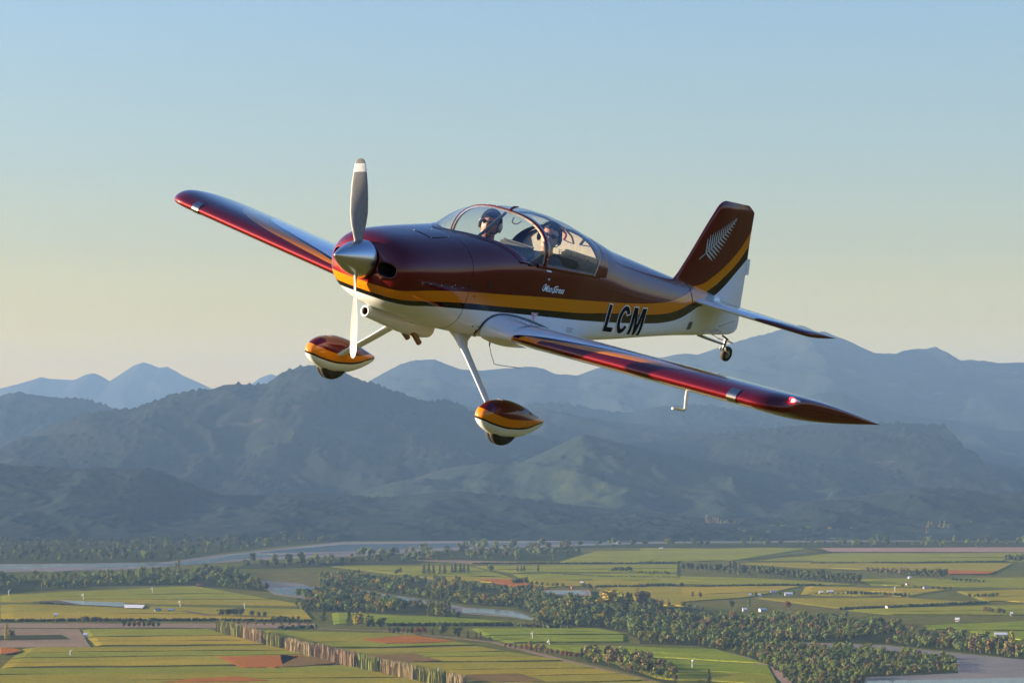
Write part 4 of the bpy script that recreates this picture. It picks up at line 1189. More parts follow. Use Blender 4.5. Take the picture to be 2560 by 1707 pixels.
# ---------------- shape helpers
def loft(name, rings, mats, parent=plane, closed=True, cap0=False, cap1=False, smooth=True, midx=None, skip=None):
    n = len(rings[0]); vs = [p for r in rings for p in r]; fs_ = []; mi = []
    for i in range(len(rings) - 1):
        for k in range(n if closed else n - 1):
            a, b = i * n + k, i * n + (k + 1) % n
            if skip and skip(i, k): continue
            fs_.append((a, b, b + n, a + n)); mi.append(midx(i, k) if midx else 0)
    if cap0: fs_.append(tuple(range(n))[::-1]); mi.append(0)
    if cap1: fs_.append(tuple(range((len(rings) - 1) * n, len(rings) * n))); mi.append(0)
    o = mesh_obj(name, vs, fs_, mats, parent, smooth, mi)
    bm = bmesh.new(); bm.from_mesh(o.data)
    bmesh.ops.remove_doubles(bm, verts=bm.verts, dist=1e-5)
    bmesh.ops.recalc_face_normals(bm, faces=bm.faces)
    bm.to_mesh(o.data); bm.free()
    if cap0 or cap1:
        sharp(o)
    return o
def sharp(o, ang=40):
    me = o.data
    bm = bmesh.new(); bm.from_mesh(me)
    for e in bm.edges:
        if len(e.link_faces) == 2 and e.calc_face_angle(0) > math.radians(ang): e.smooth = False
    bm.to_mesh(me); bm.free()
def tube(name, pts, rad, mat, parent=plane, n=10, flat=None, caps=True):
    """swept tube; rad a number or a list; flat = (a, b) squashes the section: a across, b up"""
    pts = [Vector(p) for p in pts]; rings = []
    up = Vector((0, 0, 1))
    for i, p in enumerate(pts):
        d = (pts[min(i + 1, len(pts) - 1)] - pts[max(i - 1, 0)]).normalized()
        u = d.cross(up)
        if u.length < .05: u = d.cross(Vector((0, 1, 0)))
        u.normalize(); w = u.cross(d).normalized()
        r = rad[i] if isinstance(rad, (list, tuple)) else rad
        fa_, fb_ = flat or (1, 1)
        rings.append([p + u * math.cos(k * 6.28318 / n) * r * fa_ + w * math.sin(k * 6.28318 / n) * r * fb_ for k in range(n)])
    return loft(name, rings, mat, parent, True, caps, caps)
def bezier_pts(pts, k=8):
    """smooth polyline through pts"""
    pts = [Vector(p) for p in pts]; out = []
    for i in range(len(pts) - 1):
        p0, p1, p2, p3 = pts[max(i - 1, 0)], pts[i], pts[i + 1], pts[min(i + 2, len(pts) - 1)]
        for j in range(k):
            t = j / k
            out.append(.5 * ((2 * p1) + (p2 - p0) * t + (2 * p0 - 5 * p1 + 4 * p2 - p3) * t * t + (3 * p1 - p0 - 3 * p2 + p3) * t ** 3))
    return out + [pts[-1]]
def box(name, c, size, mat, parent=plane, rot=None, bevel=0.0):
    bm = bmesh.new()
    m = Matrix.Translation(Vector(c)) @ (rot.to_4x4() if rot else Matrix.Identity(4)) @ Matrix.Diagonal((*size, 1))
    bmesh.ops.create_cube(bm, size=1, matrix=m)
    if bevel: bmesh.ops.bevel(bm, geom=bm.edges[:], offset=bevel, segments=2, affect='EDGES')
    return bm_obj(name, bm, mat, parent)
def dots(name, pts, r, mat, parent):
    bm = bmesh.new()
    for p in pts: bmesh.ops.create_icosphere(bm, subdivisions=1, radius=r, matrix=Matrix.Translation(Vector(p)))
    o = bm_obj(name, bm, mat, parent); o['kind'] = 'stuff'; return o

# ---------------- fuselage and cowling
ST = [.36, .385, .42, .48, .56, .70, .90, 1.16, 1.6, 2.0, 2.5, 3.0, 3.6, 4.2, 4.8, 5.3, 5.62]
f_w = pchip(ST, [.27, .345, .40, .445, .472, .495, .512, .53, .557, .565, .55, .50, .425, .335, .24, .15, .06])
f_t = pchip(ST, [.12, .165, .20, .232, .256, .285, .318, .352, .395, .41, .45, .535, .43, .345, .262, .20, .15])
f_b = pchip(ST, [-.20, -.262, -.312, -.352, -.378, -.405, -.435, -.47, -.472, -.466, -.445, -.408, -.362, -.312, -.272, -.25, -.23])
f_c = pchip(ST, [-.04, -.05, -.055, -.06, -.06, -.055, -.04, 0, .05, .06, .06, .05, .02, 0, 0, 0, 0])
f_nu = pchip(ST, [2.2, 2.25, 2.3, 2.4, 2.45, 2.5, 2.5, 2.55, 2.9, 3.3, 3.3, 2.45, 2.3, 2.2, 2.1, 2.1, 2.1])
f_nl = pchip(ST, [2.1, 2.1, 2.1, 2.05, 2.05, 2.1, 2.25, 3.4, 6, 6.5, 6.5, 6.5, 6.5, 6, 5, 4, 3])
def sec_pt(s, a, off=0.0):
    w, t, b, c = f_w(s) + off, f_t(s) + off, f_b(s) - off, f_c(s)
    ca, sa = math.cos(a), math.sin(a)
    n = f_nu(s) if sa >= 0 else f_nl(s)
    y = w * math.copysign(abs(ca) ** (2 / n), ca)
    z = c + ((t - c) if sa >= 0 else (c - b)) * math.copysign(abs(sa) ** (2 / n), sa)
    return V(s, y, z)
def side_y(s, z, off=0.0):
    """half width of the body at station s and height z"""
    c = f_c(s)
    if z >= c: q = (z - c) / (f_t(s) - c); n = f_nu(s)
    else: q = (c - z) / (c - f_b(s)); n = f_nl(s)
    return f_w(s) * max(0, 1 - min(1, q) ** n) ** (1 / n) + off
def deck_z(s, y):
    w = f_w(s); q = min(.999, abs(y) / w); n = f_nu(s)
    return f_c(s) + (f_t(s) - f_c(s)) * (1 - q ** n) ** (1 / n)
NA = 96
ANG = [2 * math.pi * k / NA for k in range(NA)]
def stations(a, b, n): return [a + (b - a) * i / (n - 1) for i in range(n)]

cs_ = sorted(set([.36, .365, .372, .385, .40, .42, .45, .48, .52] + stations(.56, 1.16, 16)))
cowl = loft('cowling', [[sec_pt(s, a) for a in ANG] for s in cs_], [M_BODY, M_DARK], cap0=True, cap1=True)
# cooling inlets either side of the spinner, cut into the nose bowl
def cut(target, cutter):
    COL.objects.link(cutter) if cutter.name not in COL.objects else None
    md = target.modifiers.new('cut', 'BOOLEAN'); md.operation = 'DIFFERENCE'; md.solver = 'EXACT'; md.object = cutter
    md.material_mode = 'TRANSFER'
    dg = bpy.context.evaluated_depsgraph_get()
    me = bpy.data.meshes.new_from_object(target.evaluated_get(dg))
    target.modifiers.clear(); old = target.data; target.data = me; bpy.data.meshes.remove(old)
    bpy.data.objects.remove(cutter)
def inlet_ring(s, sg, k=0.0, n=40):
    out = []
    for i in range(n):
        a = 6.28318 * i / n
        ca, sa = math.cos(a), math.sin(a)
        y = .268 + (.092 + k) * math.copysign(abs(ca) ** .8, ca)
        z = -.022 + (.058 + k) * math.copysign(abs(sa) ** .8, sa) + .10 * (.268 - y) * .4
        out.append(V(s, sg * y, z))
    return out
for sg in (1, -1):
    cutter = loft('cutter', [inlet_ring(.30, sg), inlet_ring(.52, sg, .004), inlet_ring(.66, sg, .01)], [M_DARK], cap0=True, cap1=True)
    cut(cowl, cutter)
    # rolled lip round the opening, lying on the nose bowl
    rim = []
    for p in inlet_ring(0, sg, .004):
        y, z = p.y, p.z
        lo, hi = .36, .8
        for _ in range(30):
            mid = (lo + hi) / 2
            if side_y(mid, z) < abs(y): lo = mid
            else: hi = mid
        rim.append(V(max(.362, hi) - .002, y, z))
    lipr = []
    for i, p in enumerate(rim):
        d = (rim[(i + 1) % len(rim)] - rim[i - 1]).normalized()
        u = Vector((1, 0, 0)); w = d.cross(u).normalized()
        lipr.append([p + (u * math.cos(k * .785) + w * math.sin(k * .785)) * .009 for k in range(8)])
    lipr.append(lipr[0])
    tag(loft('inlet_lip', lipr, M_CANDY, cowl), 'maroon lip of the ' + ('port' if sg > 0 else 'starboard') + ' cooling inlet')
sharp(cowl, 35)
# joint between the cowling halves and its pins
seam = [V(s, side_y(s, z) + .0015, z) for s, z in [(.56 + .6 * i / 14, -.058 + .02 * i / 14) for i in range(15)]]
tube('cowl_seam', seam, .0022, M_DARK, cowl, 6)
dots('fasteners', [seam[i] + Vector((0, .001, 0)) for i in (1, 3, 6, 9, 12)] + [V(1.0, side_y(1.0, -.09) + .001, -.09), V(.98, side_y(.98, -.058), -.03)], .0055, M_RIVET, cowl)
ring = [sec_pt(1.1635, a, .0006) for a in ANG] ; ring2 = [sec_pt(1.1655, a, .0006) for a in ANG]
loft('firewall_joint', [ring, ring2], M_DARK, cowl)
# oil door on the top of the cowling
od = []
for i in range(7):
    s = .86 + .22 * i / 6
    od.append([V(s, y, deck_z(s, y) + .004) for y in [.03 + .20 * k / 6 for k in range(7)]])
loft('oil_door', od, M_BODY, cowl, closed=False)
dots('door_screws', [od[0][0], od[0][6], od[6][0], od[6][6]], .005, M_RIVET, cowl)

fs1 = sorted(set(stations(1.165, 2.0, 22) + stations(2.0, 2.93, 24) + stations(2.93, 5.62, 60)))
def fskip(i, k):
    s = (fs1[i] + fs1[i + 1]) / 2
    a = (ANG[k] + (ANG[k] + 2 * math.pi / NA)) / 2
    p = sec_pt(s, a)
    if s < 2.0: return p.z > .236 and s > 1.12 + math.sqrt(.0081 + (1.24 * p.y) ** 2) + .04
    return s < 2.93 and p.z > .236
fus = loft('fuselage', [[sec_pt(s, a) for a in ANG] for s in fs1], [M_BODY], cap1=True, skip=fskip)
sharp(fus, 50)
# sills that close the ragged cut along the cockpit
for sg in (1, -1):
    pts = []
    for i in range(28):
        s = 1.97 + .99 * i / 27
        z = .243 - .018 * i / 27
        pts.append(V(s, sg * (side_y(s, .225) - .004), z))
    tube('canopy_sill', pts, .019, M_CANDY, fus, 10, flat=(.75, 1.2))

# body joints: the fairing in front of the fin and the aft deck laps
tube('fairing_joint', [sec_pt(4.90 + .03 * math.sin(ANG[k]), ANG[k], .0012) for k in range(2, 47)], .0022, M_DARK, fus, 5)
for s_ in (3.30, 3.95, 4.50):
    dots('rivet_row', [V(s_, side_y(s_, z) + .0008, z) for z in [f_b(s_) + .03 + .045 * i for i in range(int((f_t(s_) - .05 - f_b(s_)) / .045))]], .0030, M_FRAME, fus)
dots('deck_rivets', [V(3.15 + .055 * i, side_y(3.15 + .055 * i, .13 - .02 * i / 30) + .0008, .13 - .02 * i / 30) for i in range(30)], .0030, M_FRAME, fus)
# white vent door, static port, hatch and marks on the port side
def on_side(s, z, off=.003): return V(s, side_y(s, z) + off, z)
def fine_fill(poly, step=.022):
    """triangulate a concave outline and split it small enough to lie on a curved flank"""
    from mathutils.geometry import tessellate_polygon
    pts = [Vector((p[0], 0, p[1])) for p in poly]
    bm = bmesh.new()
    vv = [bm.verts.new(p) for p in pts]
    for tri in tessellate_polygon([[Vector((p[0], p[1], 0)) for p in poly]]):
        try: bm.faces.new([vv[i] for i in tri])
        except ValueError: pass
    for _ in range(5):
        long_ = [e for e in bm.edges if e.calc_length() > step]
        if not long_: break
        bmesh.ops.subdivide_edges(bm, edges=long_, cuts=1)
        bmesh.ops.triangulate(bm, faces=bm.faces[:])
    bm.verts.index_update()
    vs = [v.co.copy() for v in bm.verts]; fs_ = [[v.index for v in f.verts] for f in bm.faces]
    bm.free()
    return vs, fs_
def decal(name, poly, mat, parent=fus, off=.003, surf=on_side):
    """flat print lying on the port flank; poly is a list of (s, z)"""
    vs, fs_ = fine_fill(poly)
    return mesh_obj(name, [surf(v.x, v.z, off) for v in vs], fs_, mat, parent)
decal('side_vent', [(1.375, .045), (1.397, .045), (1.403, -.014), (1.381, -.014)], M_DARK)
decal('tail_hatch', [(4.925, -.107), (5.003, -.102), (4.998, -.178), (4.92, -.178)], M_FRAME)
decal('placard', [(2.10, .222), (2.17, .219), (2.17, .206), (2.10, .209)], M_DECALW)
dots('latch_button', [on_side(2.15, .145)], .012, M_RIVET, fus)
dots('side_fasteners', [on_side(s, z) for s, z in [(1.50, -.036), (1.53, -.038), (1.36, -.36), (1.42, -.355), (1.455, -.356), (1.43, -.395), (1.24, -.10)]], .007, M_DARK, fus)
for z in (-.262, -.278, -.295):
    decal('small_placard', [(2.62, z), (2.73, z - .003), (2.73, z - .0065), (2.62, z - .0035)], M_FRAME)
# warning triangle
decal('warning_triangle', [(2.030, -.166), (2.128, -.164), (2.080, -.250)], M_DECALW, off=.003)
decal('triangle_field', [(2.041, -.171), (2.117, -.169), (2.080, -.238)], M_DECALR, off=.0045)
for q, (a, b) in enumerate(((.022, .018), (.016, .0), (.006, -.018))):
    decal('triangle_text', [(2.080 - a, -.176 - .017 * q), (2.080 + a, -.176 - .017 * q), (2.080 + a, -.185 - .017 * q), (2.080 - a, -.185 - .017 * q)], M_DECALW, off=.006)

# registration letters L C M: white edged black, upright condensed
def outset(poly, d):
    n = len(poly); out = []
    ar = sum(poly[i][0] * poly[(i + 1) % n][1] - poly[(i + 1) % n][0] * poly[i][1] for i in range(n))
    sgn = 1 if ar > 0 else -1
    for i in range(n):
        p0, p1, p2 = Vector(poly[i - 1]), Vector(poly[i]), Vector(poly[(i + 1) % n])
        e1, e2 = (p1 - p0).normalized(), (p2 - p1).normalized()
        n1, n2 = Vector((e1.y, -e1.x)) * sgn, Vector((e2.y, -e2.x)) * sgn
        m = (n1 + n2)
        m = m.normalized() if m.length > 1e-6 else n1
        out.append(tuple(p1 + m * min(2.2, 1 / max(.35, m.dot(n1))) * d))
    return out
def letter(name, poly, lab):
    o = decal(name, outset(poly, .0105), M_DECALW, off=.0035)
    o['label'] = lab
    decal('letter_face', poly, M_DECALB, parent=o, off=.0055)
def sh(p): return p   # letters stand upright in the body's own frame
Lp = [(3.246, -.262), (3.246, -.010), (3.300, -.012), (3.300, -.218), (3.415, -.221), (3.415, -.266)]
letter('registration_letter', Lp, 'black letter L with white edge')
def arc(cx, cz, rx, rz, a0, a1, n=14):
    return [(cx + rx * math.cos(math.radians(a0 + (a1 - a0) * i / n)), cz + rz * math.sin(math.radians(a0 + (a1 - a0) * i / n))) for i in range(n + 1)]
ccx, ccz = 3.572, -.140
Cp = arc(ccx, ccz, .106, .132, 28, 332, 30) + arc(ccx, ccz, .052, .086, 325, 35, 26)
letter('registration_letter', Cp, 'black letter C with white edge')
m0, m1, mt, mb = 3.722, 3.972, -.014, -.276
Mp = [(m0, mb), (m0, mt), (m0 + .078, mt), (m0 + .125, mb + .098), (m1 - .078, mt - .002), (m1, mt - .002), (m1, mb - .003), (m1 - .052, mb - .003), (m1 - .052, mt - .085), (m1 - .103, mb - .002), (m0 + .103, mb - .001), (m0 + .052, mt - .085), (m0 + .052, mb)]
letter('registration_letter', Mp, 'black letter M with white edge')

def text_mesh(name, body, size, place, mat, parent, shear=0.0, xs=1.0, offset=0.0, lab=None):
    cu = bpy.data.curves.new(name, 'FONT'); cu.body = body; cu.size = size; cu.shear = shear; cu.offset = offset; cu.resolution_u = 3
    tmp = bpy.data.objects.new('tmp', cu); COL.objects.link(tmp)
    bpy.context.view_layer.update()
    me = tmp.evaluated_get(bpy.context.evaluated_depsgraph_get()).to_mesh()
    vs = [place(v.co.x * xs, v.co.y) for v in me.vertices]; fs_ = [tuple(p.vertices) for p in me.polygons]
    tmp.to_mesh_clear(); bpy.data.objects.remove(tmp); bpy.data.curves.remove(cu)
    o = mesh_obj(name, vs, fs_, mat, parent)
    if lab: o['label'] = lab
    return o
nm = text_mesh('name_lettering', 'Miss Stress', .078, lambda x, y: on_side(2.105 + x, .036 + y, .004), M_DECALW, fus, shear=.35, xs=.88, offset=.0012, lab='white script reading Miss Stress')
def stroke(name, pts, w, mat, parent, place):
    pts = bezier_pts([(p[0], 0, p[1]) for p in pts], 8); L, R_ = [], []
    for i, p in enumerate(pts):
        d = (pts[min(i + 1, len(pts) - 1)] - pts[max(i - 1, 0)]).normalized(); nrm = Vector((-d.z, 0, d.x)) * w / 2
        L.append(place((p + nrm).x, (p + nrm).z)); R_.append(place((p - nrm).x, (p - nrm).z))
    n = len(L)
    return mesh_obj(name, L + R_, [(i, i + 1, i + 1 + n, i + n) for i in range(n - 1)], mat, parent)
pl_ = lambda s, z: on_side(s, z, .004)
stroke('swash', [(2.118, .048), (2.098, .043), (2.092, .058), (2.106, .088), (2.128, .098), (2.142, .086)], .006, M_DECALW, nm, pl_)
stroke('swash', [(2.275, .040), (2.250, .028), (2.243, .048), (2.262, .082), (2.300, .094), (2.318, .086)], .006, M_DECALW, nm, pl_)

# ---------------- air scoop and exhausts under the cowling
sc_t = [(.548, -.432, .045, .045), (.565, -.432, .050, .050), (.65, -.436, .061, .063), (.80, -.446, .078, .084), (1.0, -.460, .094, .112), (1.2, -.472, .106, .122), (1.32, -.478, .111, .122), (1.362, -.482, .108, .112)]
scoop = loft('air_scoop', [[V(s - (.0 if i < 7 else .02 * math.sin(a)), ry * math.cos(a), z + rz * math.sin(a)) for a in ANG[::3]] for i, (s, z, ry, rz) in enumerate(sc_t)], M_WHITE, plane, cap1=True)
lip = []
for k in range(28):
    a = 6.28318 * k / 28
    c0 = V(.548, .040 * math.cos(a), -.432 + .040 * math.sin(a)); u = Vector((1, 0, 0)); w = Vector((0, math.cos(a), math.sin(a)))
    lip.append([c0 + (u * math.cos(j * .785) + w * math.sin(j * .785)) * .0095 for j in range(8)])
lip.append(lip[0])
loft('scoop_lip', lip, M_WHITE, scoop)
loft('scoop_duct', [[V(s, r * math.cos(a), -.432 + r * math.sin(a)) for a in ANG[::4]] for s, r in ((.55, .035), (.60, .034), (.72, .03))], M_EXH, scoop, cap1=True)
for y, s0, s1 in ((-.13, 1.235, 1.325), (.05, 1.195, 1.275)):
    e = tube('exhaust_pipe', [V(s0 - .06, y, -.545), V(s0, y, -.580), V(s1 - .02, y, -.626), V(s1, y, -.640)], .026, M_EXH, plane, 14, caps=False)
    tube('pipe_bore', [V(s0, y, -.580), V(s1 - .004, y, -.636)], .0225, M_DARK, e, 14)

# ---------------- spinner and propeller
prof = [(0, 0), (.004, .010), (.015, .022), (.04, .042), (.08, .069), (.13, .097), (.18, .121), (.23, .140), (.28, .153), (.32, .1605), (.342, .162)]
pf = pchip([p[0] for p in prof], [p[1] for p in prof])
loft('spinner', [[V(s, pf(s) * math.cos(a), pf(s) * math.sin(a)) for a in ANG[::2]] for s in [0, .002, .005, .01, .018, .03, .045, .06, .08, .1, .13, .16, .19, .22, .25, .28, .3, .32, .342]] + [[V(.352, .145 * math.cos(a), .145 * math.sin(a)) for a in ANG[::2]]], M_SPIN, plane, cap1=True)
prop = empty('propeller', V(.272, 0, 0), 0, plane)
for q in (107, 287):
    A = math.radians(q)
    rings = []
    rr = [.10, .15, .20, .28, .38, .50, .62, .72, .78, .79, .81, .825, .832]
    ch = pchip([.10, .16, .25, .40, .55, .70, .80, .825, .833], [.060, .075, .115, .150, .148, .122, .090, .060, .016])
    th = pchip([.10, .2, .4, .7, .833], [.05, .034, .020, .011, .004])
    tw = pchip([.10, .3, .5, .83], [62, 42, 28, 17])
    for r in rr:
        c, t, b = ch(r), th(r), math.radians(tw(r))
        ring = []
        for k in range(20):
            a = 6.28318 * k / 20
            p, n_ = c / 2 * math.cos(a) - .01, t / 2 * math.sin(a) * (1 if math.sin(a) > 0 else .35)
            # blade frame: radial, tangential (turns clockwise seen from the seat), forward
            tang = p * math.cos(b) - n_ * math.sin(b); fwd = p * math.sin(b) + n_ * math.cos(b)
            ring.append(Vector((fwd, r * math.cos(A) - tang * math.sin(A), r * math.sin(A) + tang * math.cos(A))))
        rings.append(ring)
    loft('blade', rings, [M_BLADE, M_BLADETIP], prop, cap0=True, cap1=True, midx=lambda i, k: 1 if 7 <= i <= 8 else 0)

# ---------------- windscreen, canopy and its frames
def can_pt(s, a, off=0.0):
    w = pchip([2.03, 2.5, 2.83, 2.99, 3.08], [.556, .545, .515, .488, .478])(s) + off
    t = pchip([2.03, 2.2, 2.4, 2.6, 2.8, 2.99, 3.08], [.618, .640, .650, .632, .594, .545, .527])(s) + off
    b = pchip([2.03, 2.6, 3.08], [.250, .236, .222])(s)
    n = 2.6
    ca, sa = math.cos(a), math.sin(a)
    return V(s, w * math.copysign(abs(ca) ** (2 / n), ca), b + (t - b) * abs(sa) ** (2 / n))
HA = [math.pi * k / 56 for k in range(57)]
def base_pt(a):
    y = can_pt(2.03, a).y
    s = min(1.12 + math.sqrt(.0081 + (1.24 * y) ** 2), 1.90)
    z = max(deck_z(s, min(abs(y), f_w(s) * .985)), .246)
    return V(s, y, z + .004)
rings = []
for i in range(13):
    t = i / 12
    ring = []
    for a in HA:
        b, e = base_pt(a), can_pt(2.045, a)
        p = b.lerp(e, t)
        p += Vector((.10, 0, .95)) * (.16 * t * (1 - t) * (.35 + .65 * math.sin(a)))
        ring.append(p)
    rings.append(ring)
wsc = loft('windscreen', rings, M_GLASS, plane, closed=False)
# painted fairing along the foot of the windscreen
fair = []
for j in range(6):
    ring = []
    for a in HA:
        p = base_pt(a)
        d = Vector((1, .9 * p.y, 0)).normalized()          # forward and outward over the deck
        e = -.028 + .064 * j / 5
        q = p + d * e
        sy = min(abs(q.y), f_w(-q.x) * .985)
        z = max(deck_z(-q.x, sy), .25)
        ring.append(Vector((q.x, math.copysign(sy, q.y), z + .004 + .008 * max(0, 1 - j / 5))))
    fair.append(ring)
loft('windscreen_fairing', fair, M_CANDY, plane, closed=False)
# dark glareshield seen through the windscreen
gl = []
for i in range(9):
    t = .03 + .97 * i / 8
    ring = []
    for a in HA[3:-3]:
        b = base_pt(a); s = -b.x + (2.02 + .0 - (-b.x)) * t
        y = b.y * (1 - .04 * t)
        ring.append(V(s, y, b.z + (.272 - .05 * (y / .56) ** 2 - b.z) * min(1, t * 1.15) ** .8 + .003))
    gl.append(ring)

loft('glareshield', gl, M_DARK, plane, closed=False)
gls = [2.06 + .91 * i / 22 for i in range(23)]
def rear_cut(a): return 2.99 - .14 * (1 - abs(math.sin(a))) ** 1.5
canopy = loft('canopy_glass', [[can_pt(2.07 + (rear_cut(a) - 2.07) * i / 22, a) for a in HA] for i in range(23)], M_GLASS, plane, closed=False)
loft('canopy_skirt', [[can_pt(rear_cut(a) + (3.075 - rear_cut(a) * 1.0) * t - .012 * (t == 0), a, .004 + .003 * math.sin(t * 3.14)) for a in HA] for t in (0, .2, .4, .6, .8, 1.0)], M_CANDY, plane, closed=False)
loft('glass_edge', [[can_pt(rear_cut(a) - .016, a, .003) for a in HA], [can_pt(rear_cut(a) + .004, a, .006) for a in HA]], M_CREAM, canopy, closed=False)
# hoop over the seats: maroon outside, cream inside
hoop = []
for a in HA:
    hoop.append([can_pt(2.034, a, .007), can_pt(2.088, a, .007), can_pt(2.088, a, .001), can_pt(2.034, a, .001)])
loft('canopy_bow', hoop, M_CANDY, canopy)
hoop = []
for a in HA:
    hoop.append([can_pt(2.04, a, -.001), can_pt(2.062, a, -.001), can_pt(2.062, a, -.019), can_pt(2.04, a, -.019)])
rb = loft('roll_bar', hoop, M_CREAM, plane)
dots('bow_rivets', [can_pt(2.061, a, .0085) for a in [.10, .28, .46, .64, .82, 1.0, 1.18, 1.36, 1.54, 1.72, 1.9, 2.1, 2.3]], .0065, M_RIVET, canopy)
dots('bow_screws', [can_pt(2.031, a, -.013) for a in [.3, .55, .8, 1.05, 1.3, 1.55, 1.8]], .004, M_EXH, rb)
tube('roll_bar_brace', [V(1.70, 0, .30), V(2.04, .0, .592)], .0145, M_FRAME, plane, 12)
tube('grab_handle', bezier_pts([V(2.045, .10, .578), V(2.03, .105, .535), V(2.02, .16, .528), V(2.03, .20, .562)], 5), .005, M_FRAME, plane, 6)
tube('canopy_spine', [V(2.10, 0, .612), V(2.4, 0, .630), V(2.6, 0, .612), V(2.8, 0, .575), V(2.98, 0, .530)], .010, M_FRAME, canopy, 8)
tube('air_vane', [V(2.02, .06, .632), V(2.05, .06, .655), V(2.12, .06, .672)], [.016, .014, .004], M_CANDY, canopy, 8, flat=(.5, 1))
for sg in (1, -1):
    tube('canopy_side_rail', [can_pt(2.07 + .85 * i / 10, .0 if sg > 0 else math.pi, -.012) + Vector((0, 0, .012)) for i in range(11)], .010, M_FRAME, canopy, 8)
lk = tube('latch_handle', bezier_pts([V(2.66, .16, .555), V(2.70, .20, .52), V(2.67, .22, .47)], 5), .011, M_REDPART, canopy, 8)
tube('latch_rod', [V(2.67, .22, .47), V(2.76, .20, .455), V(2.93, .14, .44)], .005, M_FRAME, canopy, 6)
tube('latch_bracket', [V(2.80, .10, .555), V(2.90, .12, .50), V(2.93, .14, .44)], .009, M_EXH, canopy, 8)
# EXPERIMENTAL along the lower port glass
def on_glass(x, y):
    s = 2.235 + x; z = .372 - x * .075 + y
    b = .24; t = .62; q = (z - b) / (t - b)
    w = pchip([2.03, 2.5, 2.83, 2.99], [.556, .545, .515, .488])(s)
    return V(s, w * (1 - q ** 2.6) ** (1 / 2.6) - .008, z)
tx = text_mesh('experimental_lettering', 'EXPERIMENTAL', .066, on_glass, M_DECALB, canopy, xs=1.16, lab='dark word EXPERIMENTAL on the canopy side')

# ---------------- cockpit
lin = []
for i in range(20):
    s = 1.9 + 1.03 * i / 19
    lin.append([V(s, side_y(s, z) * .975 - .004, z) for z in (.225, .1, -.1, -.3)] + [V(s, .48, -.42), V(s, -.48, -.42)] + [V(s, -side_y(s, z) * .975 + .004, z) for z in (-.3, -.1, .1, .225)])
loft('cockpit_lining', lin, M_GREY, plane, closed=False)
bl_ = [can_pt(2.975, a, -.02) for a in HA]
bk = [V(2.96, p.y, p.z) for p in bl_] + [V(2.93, -.44, -.1), V(2.93, .44, -.1)]
mesh_obj('rear_bulkhead', bk, [tuple(range(len(bk)))], M_LINER, plane)
loft('baggage_shelf', [[V(s, y * .5, z) for y in (-1, -.5, 0, .5, 1)] for s, z in ((2.62, .02), (2.7, .10), (2.8, .15), (2.95, .18))], M_GREY, plane, closed=False)
box('instrument_panel', V(1.99, 0, .11), (.02, .98, .26), M_DARK)
for y in (-.27, .25):
    st = box('seat_back', V(2.60, y, .02), (.07, .40, .62), M_GREY, rot=Matrix.Rotation(math.radians(-14), 3, 'Y'), bevel=.025)
    box('seat_cushion', V(2.36, y, -.27), (.46, .40, .09), M_GREY, st, bevel=.025)

# ---------------- wings
def foil(c, th=.135, cam=1.0):
    c = min(max(c, 0), 1)
    t = th * 5 * (.2969 * math.sqrt(c) - .126 * c - .3516 * c * c + .2843 * c ** 3 - .1036 * c ** 4)
    k = 15.957 / 6 * (c ** 3 - 3 * .2025 * c * c + .2025 ** 2 * (3 - .2025) * c) if c < .2025 else 15.957 * .2025 ** 3 / 6 * (1 - c)
    return k * cam + t, k * cam - t
CU = [.5 * (1 - math.cos(math.pi * i / 30)) for i in range(31)]
def wing_ring(sg, u, le=WLE, ch=WCH, thk=1.0, dz=0.0, yf=None, drop=0.0, grow=0.0):
    z0 = -.403 + math.tan(math.radians(3.5)) * u + dz
    up, lo = [], []
    for c in CU:
        a, b = foil(c)
        m = (a + b) / 2; h = (a - b) / 2 * thk
        s = le + c * ch
        zz = z0 - (s - WLE) * math.tan(math.radians(1.18))
        y = u if yf is None else yf(c)
        up.append(V(s, sg * y, zz + (m + h) * WCH + grow - drop * 0))
        lo.append(V(s, sg * y, zz + (m - h) * WCH - grow))
    return up[::-1] + lo[1:]        # trailing edge over the top to the nose, back along the bottom
def wmid(i, k):
    if k < 30: return 0
    c = CU[min(30, k - 29)]
    return 1 if c < .028 else 2
